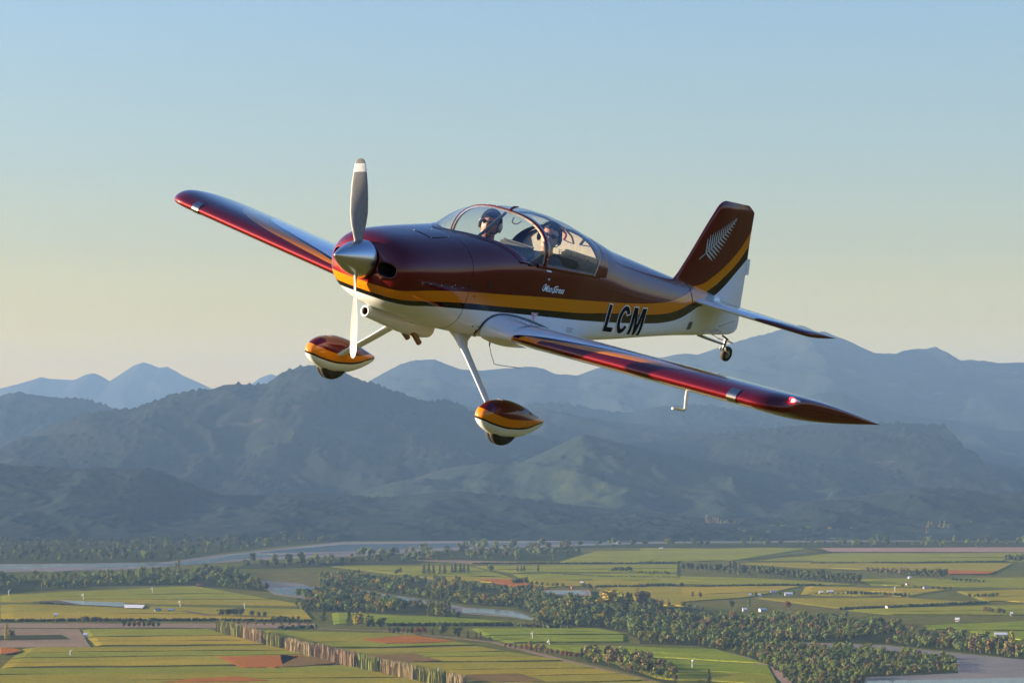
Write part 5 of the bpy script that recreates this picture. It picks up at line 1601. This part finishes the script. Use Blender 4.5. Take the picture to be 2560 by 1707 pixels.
for sg in (1, -1):
    side = 'port' if sg > 0 else 'starboard'
    us = [.50 + (3.33 - .50) * i / 24 for i in range(25)]
    w = loft('wing', [wing_ring(sg, u) for u in us], [M_WINGTOP, M_WINGNOSE, M_WHITE], closed=False, midx=wmid)
    w['label'] = side + ' wing with maroon leading edge and orange and black bands'
    # moulded tip: swept nose, tail end reaching farthest out
    rg = []
    for i in range(15):
        q = i / 14
        e = math.sin(q * math.pi / 2)
        le = WLE + .26 * (1 - math.sqrt(max(0, 1 - e ** 2))) ** 1.1
        rg.append(wing_ring(sg, 3.33 + .17 * e, le, WLE + WCH - le, max(.012, math.sqrt(max(0, 1 - (q ** 2.6)))), dz=.012 * q, yf=lambda c, e=e: 3.33 + e * (.262 + .095 * c)))
    tip = loft('wing_tip', rg, M_CANDY, w, closed=False, cap1=False)
    # lower rim pinstripe of orange along the nose
    for nm_, c0, c1, m in (('nose_stripe', .028, .040, M_ORANGE),):
        st_ = []
        for u in [1.25 + (3.33 - 1.25) * i / 20 for i in range(21)]:
            z0 = -.403 + math.tan(math.radians(3.5)) * u
            st_.append([V(WLE + c * WCH, sg * u, z0 - c * WCH * math.tan(math.radians(1.18)) + foil(c)[1] * WCH - .0015) for c in (c0, (c0 + c1) / 2, c1)])
        loft(nm_, st_, m, w, closed=False)
    # aileron and flap: separate strips of the trailing edge, a hair proud, with the gap as a dark line
    for nm_, u0, u1 in (('flap', .62, 1.78), ('aileron', 1.80, 3.30)):
        rr_ = []
        for u in [u0 + (u1 - u0) * i / 8 for i in range(9)]:
            z0 = -.403 + math.tan(math.radians(3.5)) * u
            ln = []
            for c in (1.0, .95, .9, .85, .81, .80):
                ln.append(V(WLE + c * WCH, sg * u, z0 - c * WCH * math.tan(math.radians(1.18)) + foil(c)[0] * WCH + .003))
            rr_.append(ln)
        loft(nm_, rr_, M_WINGTOP, w, closed=False)
    # landing light behind its clear cover in the leading edge
    lens = []
    for u in [3.10 + .092 * i / 8 for i in range(9)]:
        z0 = -.403 + math.tan(math.radians(3.5)) * u
        ln = []
        for k in range(13):
            q = -1 + 2 * k / 12
            c = .040 * q * q
            a, b = foil(c)
            e = .004
            zz = a if q > 0 else b
            ln.append(V(WLE + c * WCH - e, sg * u, z0 - c * WCH * .0206 + zz * WCH + (e if q > 0 else -e)))
        lens.append(ln)
    loft('landing_light', lens, M_LAMP, w, closed=False)
    # root fillet and its black outline
    fl = []
    for i in range(10):
        q = i / 9
        fl.append(wing_ring(sg, .53 + .33 * q, WLE - .012 * (1 - q) ** 2, WCH * .80, 1.0 + .10 * (1 - q) ** 2, grow=.030 * (1 - q) ** 2 + .002))
    loft('wing_fillet', fl, M_WHITE, w, closed=False)
    q = .10
    pin = wing_ring(sg, .53 + .33 * q, WLE - .012 * (1 - q) ** 2 - .006, WCH * .80, 1.0 + .10 * (1 - q) ** 2, grow=.030 * (1 - q) ** 2 + .006)[9:46]
    pin = [Vector((p.x, sg * (side_y(-p.x, p.z) + .004), p.z)) for p in pin]
    tube('fillet_line', pin, .0095, M_BLACKP, w, 6)
# port tip light, lit red
em = NT('red_lamp'); em.color((.8, .02, .02)); em.set(Emission_Color=(1, .05, .05, 1), Emission_Strength=30.0)
em2 = NT('red_lens'); em2.color((.6, .02, .03)); em2.set(Roughness=.1, Emission_Color=(1, .02, .03, 1), Emission_Strength=1.3)
lamp_c = V(1.70, 3.552, -.104)
bm = bmesh.new()
bmesh.ops.create_uvsphere(bm, u_segments=16, v_segments=10, radius=1, matrix=Matrix.Translation(lamp_c) @ Matrix.Diagonal((.030, .026, .020, 1)))
nav = bm_obj('tip_light', bm, em2.m, plane, True)
nav['label'] = 'lit red light on the port wing tip'
bm = bmesh.new()
bmesh.ops.create_uvsphere(bm, u_segments=12, v_segments=8, radius=1, matrix=Matrix.Translation(lamp_c + Vector((.012, .020, .0))) @ Matrix.Diagonal((.016, .014, .014, 1)))
bm_obj('bulb', bm, em.m, nav, True)
tube('light_fairing', [lamp_c + Vector((-.02, .012, -.001)), lamp_c + Vector((-.06, .022, -.004)), lamp_c + Vector((-.12, .030, -.010))], [.017, .015, .003], M_DECALW, nav, 10)
# pitot tube under the port wing
tube('pitot_tube', bezier_pts([V(1.80, 2.5, -.33), V(1.815, 2.5, -.40), V(1.838, 2.5, -.474), V(1.815, 2.5, -.489), V(1.66, 2.5, -.486)], 5), .011, M_WHITE, plane, 8)
tube('whip_aerial', bezier_pts([V(2.02, .2, -.44), V(2.05, .2, -.572), V(2.155, .2, -.70), V(2.21, .2, -.727), V(2.56, .2, -.734)], 5), [.012] * 3 + [.0032] * 18, M_FRAME, plane, 6)
tube('aerial_foot', [V(2.015, .2, -.46), V(2.047, .2, -.575)], [.022, .006], M_EXH, plane, 8, flat=(.4, 1))
tube('drain_stub', [V(2.46, .45, -.45), V(2.47, .45, -.50)], [.012, .004], M_CREAM, plane, 8)

# ---------------- tail
def fin_ring(z, le, te, th):
    out = []
    for sg in (1, -1):
        rng = CU[::2] if sg > 0 else CU[::2][::-1][1:]
        for c in rng:
            fc_ = c * .66
            t = 5 * (.2969 * math.sqrt(fc_) - .126 * fc_ - .3516 * fc_ * fc_ + .2843 * fc_ ** 3 - .1036 * fc_ ** 4)
            out.append(V(le + (te - le) * c, sg * max(th * t, .0012), z))
    return out
fle = pchip([.16, .27, .40, .9, 1.03, 1.075, 1.10], [4.62, 4.80, 4.885, 5.145, 5.222, 5.27, 5.36])
hinge = pchip([-.25, .1, .6, 1.1], [5.615, 5.618, 5.585, 5.545])
zs = [.12, .18, .24, .28, .33, .4, .5, .6, .7, .8, .9, 1.0, 1.03, 1.05, 1.065, 1.08, 1.09]
fin = loft('fin', [fin_ring(z, fle(z), hinge(z) + .004, (.075 if z < 1.03 else .075 * max(.15, 1 - (z - 1.03) * 12)) * (1 + 1.6 * max(0, .30 - z) ** 1.0)) for z in zs], M_BODY, plane, cap1=True)
rte = pchip([-.23, -.205, -.17, -.129, .092, .405, .841, 1.0, 1.035], [5.72, 5.98, 6.065, 6.092, 6.045, 5.984, 5.884, 5.858, 5.848])
zr = [-.228, -.222, -.205, -.18, -.15, -.12, -.05, .05, .15, .3, .45, .6, .75, .9, 1.0, 1.03, 1.05, 1.065, 1.08, 1.088]
rud = []
for z in zr:
    le, te = hinge(z), (rte(z) if z <= 1.035 else 5.848 - (z - 1.035) * 2.2)
    out = []
    th = .0252 * (1 if z < 1.03 else max(.15, 1 - (z - 1.03) * 12))
    for sg in (1, -1):
        for c in ([0, .03, .1, .3, .6, .85, 1.0] if sg > 0 else [1.0, .85, .6, .3, .1, .03, 0]):
            h = th * (1 - c) ** .9 + .0015
            out.append(V(le + (te - le) * c, sg * h, z))
    rud.append(out)
rudder = loft('rudder', rud, M_BODY, plane, cap0=True, cap1=True)
dots('rudder_rivets', [V(5.75 + .24 * i / 7, .030 * (1 - (5.75 + .24 * i / 7 - 5.62) / .46) + .002, -.136 + .069 * i / 7) for i in range(8)], .0055, M_FRAME, rudder)
tab = mesh_obj('trim_tab', [V(5.940, .004, .571), V(5.996, .004, .567), V(6.036, .004, .413), V(5.978, .004, .405), V(5.940, -.004, .571), V(5.996, -.004, .567), V(6.036, -.004, .413), V(5.978, -.004, .405)], [(0, 1, 2, 3), (7, 6, 5, 4), (0, 4, 5, 1), (1, 5, 6, 2), (2, 6, 7, 3)], M_WHITE, rudder)
dots('tab_rivets', [V(5.985, .006, .54), V(6.00, .006, .46)], .005, M_DECALW, tab)
# fern badge on the fin: a stem and paired leaflets with toothed edges
def fin_y(s, z):
    if s < hinge(z):
        c = (s - fle(z)) / (hinge(z) - fle(z)) * .66; c = min(max(c, .001), 1)
        return .075 * 5 * (.2969 * math.sqrt(c) - .126 * c - .3516 * c * c + .2843 * c ** 3 - .1036 * c ** 4)
    return .0255 * (1 - (s - hinge(z)) / .42) ** .9 + .002
fern_pl = lambda s, z, off=.003: V(s, max(fin_y(s, z), .004) + off, z)
A0, A1 = Vector((5.075, .487)), Vector((5.540, .945))
def stem_at(t):
    b = A0.lerp(A1, t); n = Vector((-(A1 - A0).y, (A1 - A0).x)).normalized()
    return b + n * (-.018 * math.sin(math.pi * t))
fern = stroke('fern_badge', [tuple(stem_at(i / 8)) for i in range(9)], .010, M_SILVER, fin, lambda s, z: fern_pl(s, z, .0035))
fern['label'] = 'silver fern leaf badge'
fv, ff = [], []
for i in range(14):
    t = .17 + .80 * i / 13.4
    b = stem_at(t); d = (stem_at(min(1, t + .02)) - stem_at(t - .02)).normalized()
    L = .195 * (1 - t) ** .78 * (1 if i > 0 else .85) + .010
    for sg, ang in ((1, 62 - 12 * t), (-1, 62 - 12 * t)):
        a = math.radians(ang) * sg
        e = Vector((d.x * math.cos(a) - d.y * math.sin(a), d.x * math.sin(a) + d.y * math.cos(a)))
        e = (e + Vector((.0, .10 * sg))).normalized()
        nn = Vector((-e.y, e.x)); wd = .0125 * (1 - t) ** .45 + .001
        N = 9; top, bot = [], []
        for k in range(N + 1):
            q = k / N
            ww = wd * math.sin(math.pi * (.10 + .90 * q) ** .75) ** .8 if q < 1 else 0
            tooth = 1.0 if k % 2 else .72
            cc = b + e * (L * q) + nn * (-.10 * L * q * q * sg * 0)
            top.append(cc + nn * ww * tooth); bot.append(cc - nn * ww * tooth)
        i0 = len(fv)
        fv += [fern_pl(p.x, p.y) for p in top] + [fern_pl(p.x, p.y) for p in bot]
        ff += [(i0 + k, i0 + k + 1, i0 + k + 2 + N, i0 + k + 1 + N) for k in range(N)]
lf_ = mesh_obj('leaflets', fv, ff, M_SILVER, fern); lf_['kind'] = 'stuff'
# tailplane and elevators
def hs_ring(sg, u, le, te, th, cmax=1.0):
    up, lo = [], []
    for c in CU[::2]:
        t = 5 * (.2969 * math.sqrt(c) - .126 * c - .3516 * c * c + .2843 * c ** 3 - .1036 * c ** 4) * th
        up.append(V(le + (te - le) * c, sg * u, .101 + t)); lo.append(V(le + (te - le) * c, sg * u, .101 - t))
    return up[::-1] + lo[1:]
for sg in (1, -1):
    us = [.05 + 1.19 * i / 12 for i in range(13)]
    rg = [hs_ring(sg, u, 4.91 + .26 * u, 5.80, .062) for u in us]
    for q in (.3, .55, .75, .9, .97, 1.0):
        rg.append([V(-p.x, 0, 0) * 0 + p for p in hs_ring(sg, 1.24 + .085 * math.sin(q * 1.5708), 5.232 + .16 * (1 - math.sqrt(max(0, 1 - q * q))), 5.80, .062 * max(.03, math.sqrt(max(0, 1 - q * q))))])
    hs = loft('tailplane', rg, M_HS, plane, closed=False)
    hs['label'] = ('port' if sg > 0 else 'starboard') + ' tailplane, white with a maroon tip'
    el = []
    for u in [.10 + 1.12 * i / 8 for i in range(9)]:
        ln = []
        for c in (1.0, .9, .8, .7, .62, .60):
            le, te = 4.91 + .26 * u, 5.80
            t = 5 * (.2969 * math.sqrt(c) - .126 * c - .3516 * c * c + .2843 * c ** 3 - .1036 * c ** 4) * .062
            ln.append(V(le + (te - le) * c, sg * u, .101 + t + .003))
        el.append(ln)
    loft('elevator', el, M_HS, hs, closed=False)
# fairing where fin, tailplane and body meet
loft('tail_fairing', [[V(s, side_y(s, z) + .006, z) for z in [lo + (hi - lo) * k / 8 for k in range(9)]] for s, lo, hi in [(4.90 + .055 * i, .085 + .002 * i, min(.20, f_t(4.90 + .055 * i) - .012)) for i in range(12)]], M_BODY, plane, closed=False)
# tail wheel on its spring
tw = empty('tail_wheel', V(6.03, 0, -.403), 0, plane)
def L2(s, y, z): return V(s, y, z) - V(6.03, 0, -.403)
tube('spring', [L2(5.42, 0, -.245), L2(5.6, 0, -.272), L2(5.93, 0, -.312), L2(5.97, 0, -.315)], [.017, .015, .012, .012], M_STEEL, tw, 10)
tube('pivot_post', [L2(5.955, 0, -.262), L2(5.955, 0, -.345)], .017, M_STEEL, tw, 10)
for sg in (1, -1):
    tube('fork', bezier_pts([L2(5.955, sg * .02, -.340), L2(5.945, sg * .036, -.362), L2(5.99, sg * .037, -.385), L2(6.035, sg * .034, -.403)], 5), .0075, M_CREAM, tw, 8)
tube('steering_arm', [L2(5.955, -.09, -.275), L2(5.955, .09, -.275)], .007, M_STEEL, tw, 8)
def wheel(name, c, r, w, parent):
    rr = []
    for k in range(29):
        a = 6.28318 * k / 28
        rr.append([c + Vector((math.cos(a) * rad, y, math.sin(a) * rad)) for rad, y in [(r * .55, -w * .42), (r * .80, -w * .5), (r * .95, -w * .36), (r, -w * .1), (r, w * .1), (r * .95, w * .36), (r * .80, w * .5), (r * .55, w * .42)]])
    t = loft('tyre', rr, M_RUBBER, parent, closed=False)
    bm = bmesh.new(); bmesh.ops.create_cone(bm, cap_ends=True, segments=20, radius1=r * .56, radius2=r * .56, depth=w * .7, matrix=Matrix.Translation(c) @ Matrix.Rotation(math.pi / 2, 4, 'X'))
    bm_obj('rim', bm, M_STEEL, parent)
wheel('tyre', Vector((0, 0, 0)), .077, .055, tw)
horn = tube('rudder_horn', [V(5.655, -.10, -.165), V(5.655, .10, -.165)], [.016, .016], M_WHITE, rudder, 8, flat=(1.6, .5))
for sg in (1, -1):
    tube('steering_link', [V(5.66, sg * .095, -.168), V(5.76, sg * .093, -.225), V(5.955, sg * .088, -.275)], [.004, .004, .004], M_STEEL, rudder, 6)
    tube('link_spring', [V(5.74, sg * .093, -.213), V(5.85, sg * .091, -.245)], .009, M_DARK, rudder, 8)
    tube('rudder_cable', [V(5.28, sg * (side_y(5.28, -.18) + .004), -.20), V(5.56, sg * .085, -.178), V(5.65, sg * .095, -.168)], [.004] * 3, M_STEEL, rudder, 6)
tube('cable_fairlead', [V(5.255, side_y(5.255, -.2), -.203), V(5.31, side_y(5.31, -.2) + .006, -.199)], [.012, .004], M_WHITE, fus, 8)

# ---------------- landing gear
pt_ = pchip([1.10, 1.105, 1.12, 1.17, 1.25, 1.41, 1.6, 1.8, 1.95, 1.99], [-1.02, -.99, -.962, -.912, -.877, -.859, -.885, -.945, -.992, -1.004])
pb_ = pchip([1.10, 1.105, 1.12, 1.17, 1.25, 1.41, 1.6, 1.8, 1.95, 1.99], [-1.02, -1.04, -1.062, -1.105, -1.142, -1.182, -1.18, -1.135, -1.072, -1.050])
pw_ = pchip([1.10, 1.105, 1.12, 1.17, 1.25, 1.41, 1.6, 1.8, 1.95, 1.99], [0.003, .028, .054, .085, .108, .122, .112, .074, .030, .013])
for sg in (1, -1):
    side = 'port' if sg > 0 else 'starboard'
    # leg: streamlined strut with a flared foot at the body
    legr = []
    for q, s0, s1, y, z, th in [(0, 1.33, 1.66, .30, -.452, .075), (.06, 1.36, 1.60, .325, -.485, .06), (.12, 1.385, 1.545, .350, -.520, .044), (.2, 1.40, 1.515, .385, -.560, .036), (.35, 1.405, 1.505, .46, -.625, .031), (.6, 1.40, 1.49, .62, -.765, .028), (.85, 1.385, 1.468, .82, -.935, .025), (1, 1.38, 1.455, .93, -1.03, .024)]:
        if sg < 0: s0, s1 = s0 - .018, s1 + .030      # the starboard fairing is the broader one
        ring = []
        for k in range(24):
            a = 6.28318 * k / 24
            c = .5 - .5 * math.cos(a)
            t = 5 * (.2969 * math.sqrt(c) - .126 * c - .3516 * c * c + .2843 * c ** 3 - .1036 * c ** 4) * th * 1.0
            off = t * (1 if k < 12 else -1)
            ring.append(V(s0 + (s1 - s0) * c, sg * (y + off * .62), z + off * .78))
        legr.append(ring)
    loft('gear_leg', legr, M_WHITE, plane, cap1=True)['label'] = side + ' main gear leg'
    rg = []
    for s in [1.10, 1.102, 1.106, 1.112, 1.122, 1.14, 1.17, 1.21, 1.25, 1.3, 1.36, 1.42, 1.5, 1.58, 1.66, 1.74, 1.82, 1.9, 1.96, 1.99]:
        t, b, w = pt_(s), pb_(s), pw_(s)
        c, h = (t + b) / 2, (t - b) / 2
        rg.append([V(s, sg * 1.015 + w * math.copysign(abs(math.cos(a)) ** .92, math.cos(a)), c + h * math.copysign(abs(math.sin(a)) ** .92, math.sin(a))) for a in ANG[::2]])
    pant = loft('wheel_fairing', rg, M_PANT, plane, cap1=True)
    pant['label'] = side + ' teardrop wheel fairing'
    seam_ = [V(1.47, sg * 1.015 + (pw_(1.47) + .0012) * math.cos(a), (pt_(1.47) + pb_(1.47)) / 2 + ((pt_(1.47) - pb_(1.47)) / 2 + .0012) * math.sin(a)) for a in ANG[::4]]
    dots('fairing_screws', [V(1.47, sg * 1.015 + sy * (pw_(1.47) * .80), -.925) for sy in (1, -1)] + [V(1.60, sg * 1.015 + sy * pw_(1.6) * .98, -1.02) for sy in (1, -1)] + [V(1.33, sg * 1.015 + .02 * j, pt_(1.33) + .001) for j in (-1, 0, 1)], .0055, M_RIVET, pant)
    rr = []
    c0 = V(1.46, sg * 1.015, -1.074)
    for k in range(33):
        a = 6.28318 * k / 32
        rr.append([c0 + Vector((math.cos(a) * r, y, math.sin(a) * r)) for r, y in [(.10, -.055), (.14, -.064), (.165, -.055), (.178, -.03), (.181, -.012), (.177, -.008), (.177, .008), (.181, .012), (.178, .03), (.165, .055), (.14, .064), (.10, .055)]])
    loft('tyre', rr, M_RUBBER, pant, closed=False)
# soot streak marks on the port fairing: two small scuffs
for a, b, c, d in ((1.50, -1.088, .030, .012), (1.545, -1.085, .014, .016)):
    q = [V(a, 1.015 + pw_(a) * .93, b), V(a + c, 1.015 + pw_(a) * .93, b + .004), V(a + c * .8, 1.015 + pw_(a) * .93, b + d), V(a + .004, 1.015 + pw_(a) * .93, b + d * .5)]

# ================================================================== THE TWO PEOPLE IN THE COCKPIT
M_SKIN = plain_mat('skin', (.46, .22, .14), .5)
M_SHIRT = plain_mat('dark_jacket', (.022, .027, .035), .85)
M_SHIRT2 = plain_mat('blue_shirt', (.05, .075, .12), .85)
M_HAIR = plain_mat('dark_hair', (.022, .015, .012), .6)
M_HELM = plain_mat('leather_cap', (.045, .028, .022), .5)
M_LENS = plain_mat('dark_lens', (.008, .008, .010), .06)
M_CUP = plain_mat('headset_shell', (.50, .46, .38), .4)
M_LIP = plain_mat('lips', (.36, .12, .09), .5)
def person(s, y, z, yaw, label, cap, shirt):
    """seated figure; (s, y, z) is the middle of the head; the body hangs from it down to the seat"""
    root = bpy.data.objects.new('person', None); link(root)
    root.matrix_world = root_m @ Matrix.Translation(V(s, y, z)) 
    tag(root, label, 'person', None)
    # skeleton in the head's frame, x forward
    J = [(-.10, 0, -.70), (-.13, 0, -.52), (-.12, 0, -.36), (-.07, 0, -.24), (-.035, 0, -.17), (-.02, 0, -.10),      # pelvis..neck 0-5
         (-.01, 0, -.03), (-.008, 0, .04), (-.012, 0, .085),                                                         # head 6-8
         (-.09, .19, -.28), (-.02, .235, -.46), (.20, .17, -.52), (.285, .15, -.50),                                  # left arm 9-12
         (-.09, -.19, -.28), (-.02, -.235, -.46), (.20, -.17, -.52), (.285, -.15, -.50),                              # right arm 13-16
         (.0, .10, -.70), (.36, .12, -.64), (.0, -.10, -.70), (.36, -.12, -.64)]                                      # thighs 17-20
    E_ = [(0, 1), (1, 2), (2, 3), (3, 4), (4, 5), (5, 6), (6, 7), (7, 8), (3, 9), (9, 10), (10, 11), (11, 12), (3, 13), (13, 14), (14, 15), (15, 16), (0, 17), (17, 18), (0, 19), (19, 20)]
    Rr = [.13, .13, .15, .11, .060, .056, .072, .086, .062, .066, .048, .037, .030, .066, .048, .037, .030, .085, .065, .085, .065]
    me = bpy.data.meshes.new('body'); me.from_pydata(J, E_, []); me.update()
    ob = link(bpy.data.objects.new('body', me), root)
    ob.modifiers.new('skin', 'SKIN')
    sv = me.skin_vertices[0].data if me.skin_vertices else None
    if sv is None:
        me.attributes  # layer is made by the modifier
    for i, r in enumerate(Rr):
        me.skin_vertices[0].data[i].radius = (r, r)
        me.skin_vertices[0].data[i].use_root = (i == 0)
    sub = ob.modifiers.new('sub', 'SUBSURF'); sub.levels = 2; sub.render_levels = 2
    bpy.context.view_layer.update()
    fin_me = bpy.data.meshes.new_from_object(ob.evaluated_get(bpy.context.evaluated_depsgraph_get()))
    ob.modifiers.clear(); ob.data = fin_me
    fin_me.materials.clear(); fin_me.materials.append(shirt); fin_me.materials.append(M_SKIN)
    for p in fin_me.polygons:
        p.use_smooth = True
        c = p.center
        p.material_index = 1 if (c.z > -.155 and abs(c.y) < .12) or (c.x > .215 and c.z < -.44 and c.z > -.58 and abs(c.y) > .10) else 0
    # turn the head by yaw about the neck
    def turn(v): 
        k = min(1, max(0, (v.z + .17) / .08)); a = yaw * k
        return Vector((v.x * math.cos(a) - v.y * math.sin(a), v.x * math.sin(a) + v.y * math.cos(a), v.z))
    for v in fin_me.vertices: v.co = turn(v.co)
    hd = Matrix.Rotation(yaw, 4, 'Z')
    def blob(name, c, r, mat, keep=None, seg=18, parent=ob):
        bm = bmesh.new(); bmesh.ops.create_uvsphere(bm, u_segments=seg, v_segments=12, radius=1, matrix=Matrix.Translation(Vector(c)) @ Matrix.Diagonal((*r, 1)))
        if keep: bmesh.ops.delete(bm, geom=[v for v in bm.verts if not keep(v.co)], context='VERTS')
        bm.transform(hd)
        return bm_obj(name, bm, mat, parent, True)
    # skull, jaw, nose, mouth, ears
    blob('face', (.012, 0, -.005), (.093, .077, .118), M_SKIN)
    blob('jaw', (.040, 0, -.075), (.056, .058, .045), M_SKIN)
    blob('nose', (.104, 0, -.012), (.018, .014, .028), M_SKIN, seg=10)
    blob('mouth', (.091, 0, -.062), (.010, .026, .008), M_LIP, seg=10)
    for q in (1, -1): blob('ear', (-.002, q * .078, -.012), (.020, .010, .030), M_SKIN, seg=10)
    if cap:
        blob('cap', (-.006, 0, .012), (.108, .090, .118), M_HELM, keep=lambda c: c.z > .045 or c.x < .012)
    else:
        h = blob('hair', (-.012, 0, .014), (.104, .086, .116), M_HAIR, keep=lambda c: c.z > .062 or c.x < -.01, seg=26)
        r = random.Random(3)
        for v in h.data.vertices: v.co *= 1 + r.uniform(-.03, .06)
    for q in (1, -1):
        tube('shoulder_strap', [Vector((-.06, q * .10, -.225)), Vector((.045, q * .085, -.30)), Vector((.075, q * .06, -.42)), Vector((.06, q * .03, -.56))], .020, M_CREAM if cap else M_FRAME, ob, 8, flat=(1, .25))
        blob('sunglass_lens', (.086, q * .034, .020), (.018, .031, .021), M_LENS, seg=14)
        blob('headset_cup', (-.004, q * .094, -.008), (.036, .020, .046), M_CUP if cap else M_DARK, seg=14)
    tube('sunglass_arm', [hd @ Vector((.080, .062, .024)), hd @ Vector((.0, .084, .022))], .005, M_LENS, ob, 6)
    tube('sunglass_arm', [hd @ Vector((.080, -.062, .024)), hd @ Vector((.0, -.084, .022))], .005, M_LENS, ob, 6)
    tube('sunglass_bridge', [hd @ Vector((.103, -.012, .024)), hd @ Vector((.103, .012, .024))], .005, M_LENS, ob, 6)
    tube('headset_band', [hd @ Vector((-.004, .098 * math.cos(a), .020 + .118 * math.sin(a))) for a in [math.pi * k / 14 for k in range(15)]], .0085, M_DARK, ob, 8)
    tube('microphone_boom', [hd @ Vector(p) for p in ((.0, .098, -.03), (.06, .085, -.065), (.105, .03, -.066))], .005, M_DARK, ob, 6)
    # hands: palm, four bent fingers and a thumb, resting on the thighs
    for q in (1, -1):
        pc = Vector((.315, q * .145, -.515))
        hnd = tube('hand', [pc + Vector((-.045, 0, .012)), pc, pc + Vector((.04, 0, -.004))], [.024, .034, .036], M_SKIN, ob, 12, flat=(1.15, .5))
        for f_ in range(4):
            oy = (f_ - 1.5) * .0185; ln = (.066, .075, .070, .054)[f_ if q < 0 else 3 - f_]
            b = pc + Vector((.040, oy, -.004))
            tube('finger', [b, b + Vector((ln * .45, 0, -.004)), b + Vector((ln * .8, 0, -.020)), b + Vector((ln * .9, 0, -.040))], [.0095, .009, .008, .006], M_SKIN, hnd, 8)
        b = pc + Vector((-.005, -q * .034, 0))
        tube('thumb', [b, b + Vector((.03, -q * .018, -.006)), b + Vector((.058, -q * .016, -.016))], [.012, .011, .008], M_SKIN, hnd, 8)
    return root
person(2.235, -.29, .435, math.radians(22), 'person in a dark leather cap, sunglasses and pale headset behind the windscreen', True, M_SHIRT)
person(2.45, .225, .470, math.radians(34), 'person with short dark hair and black sunglasses in the nearer seat under the canopy', False, M_SHIRT2)
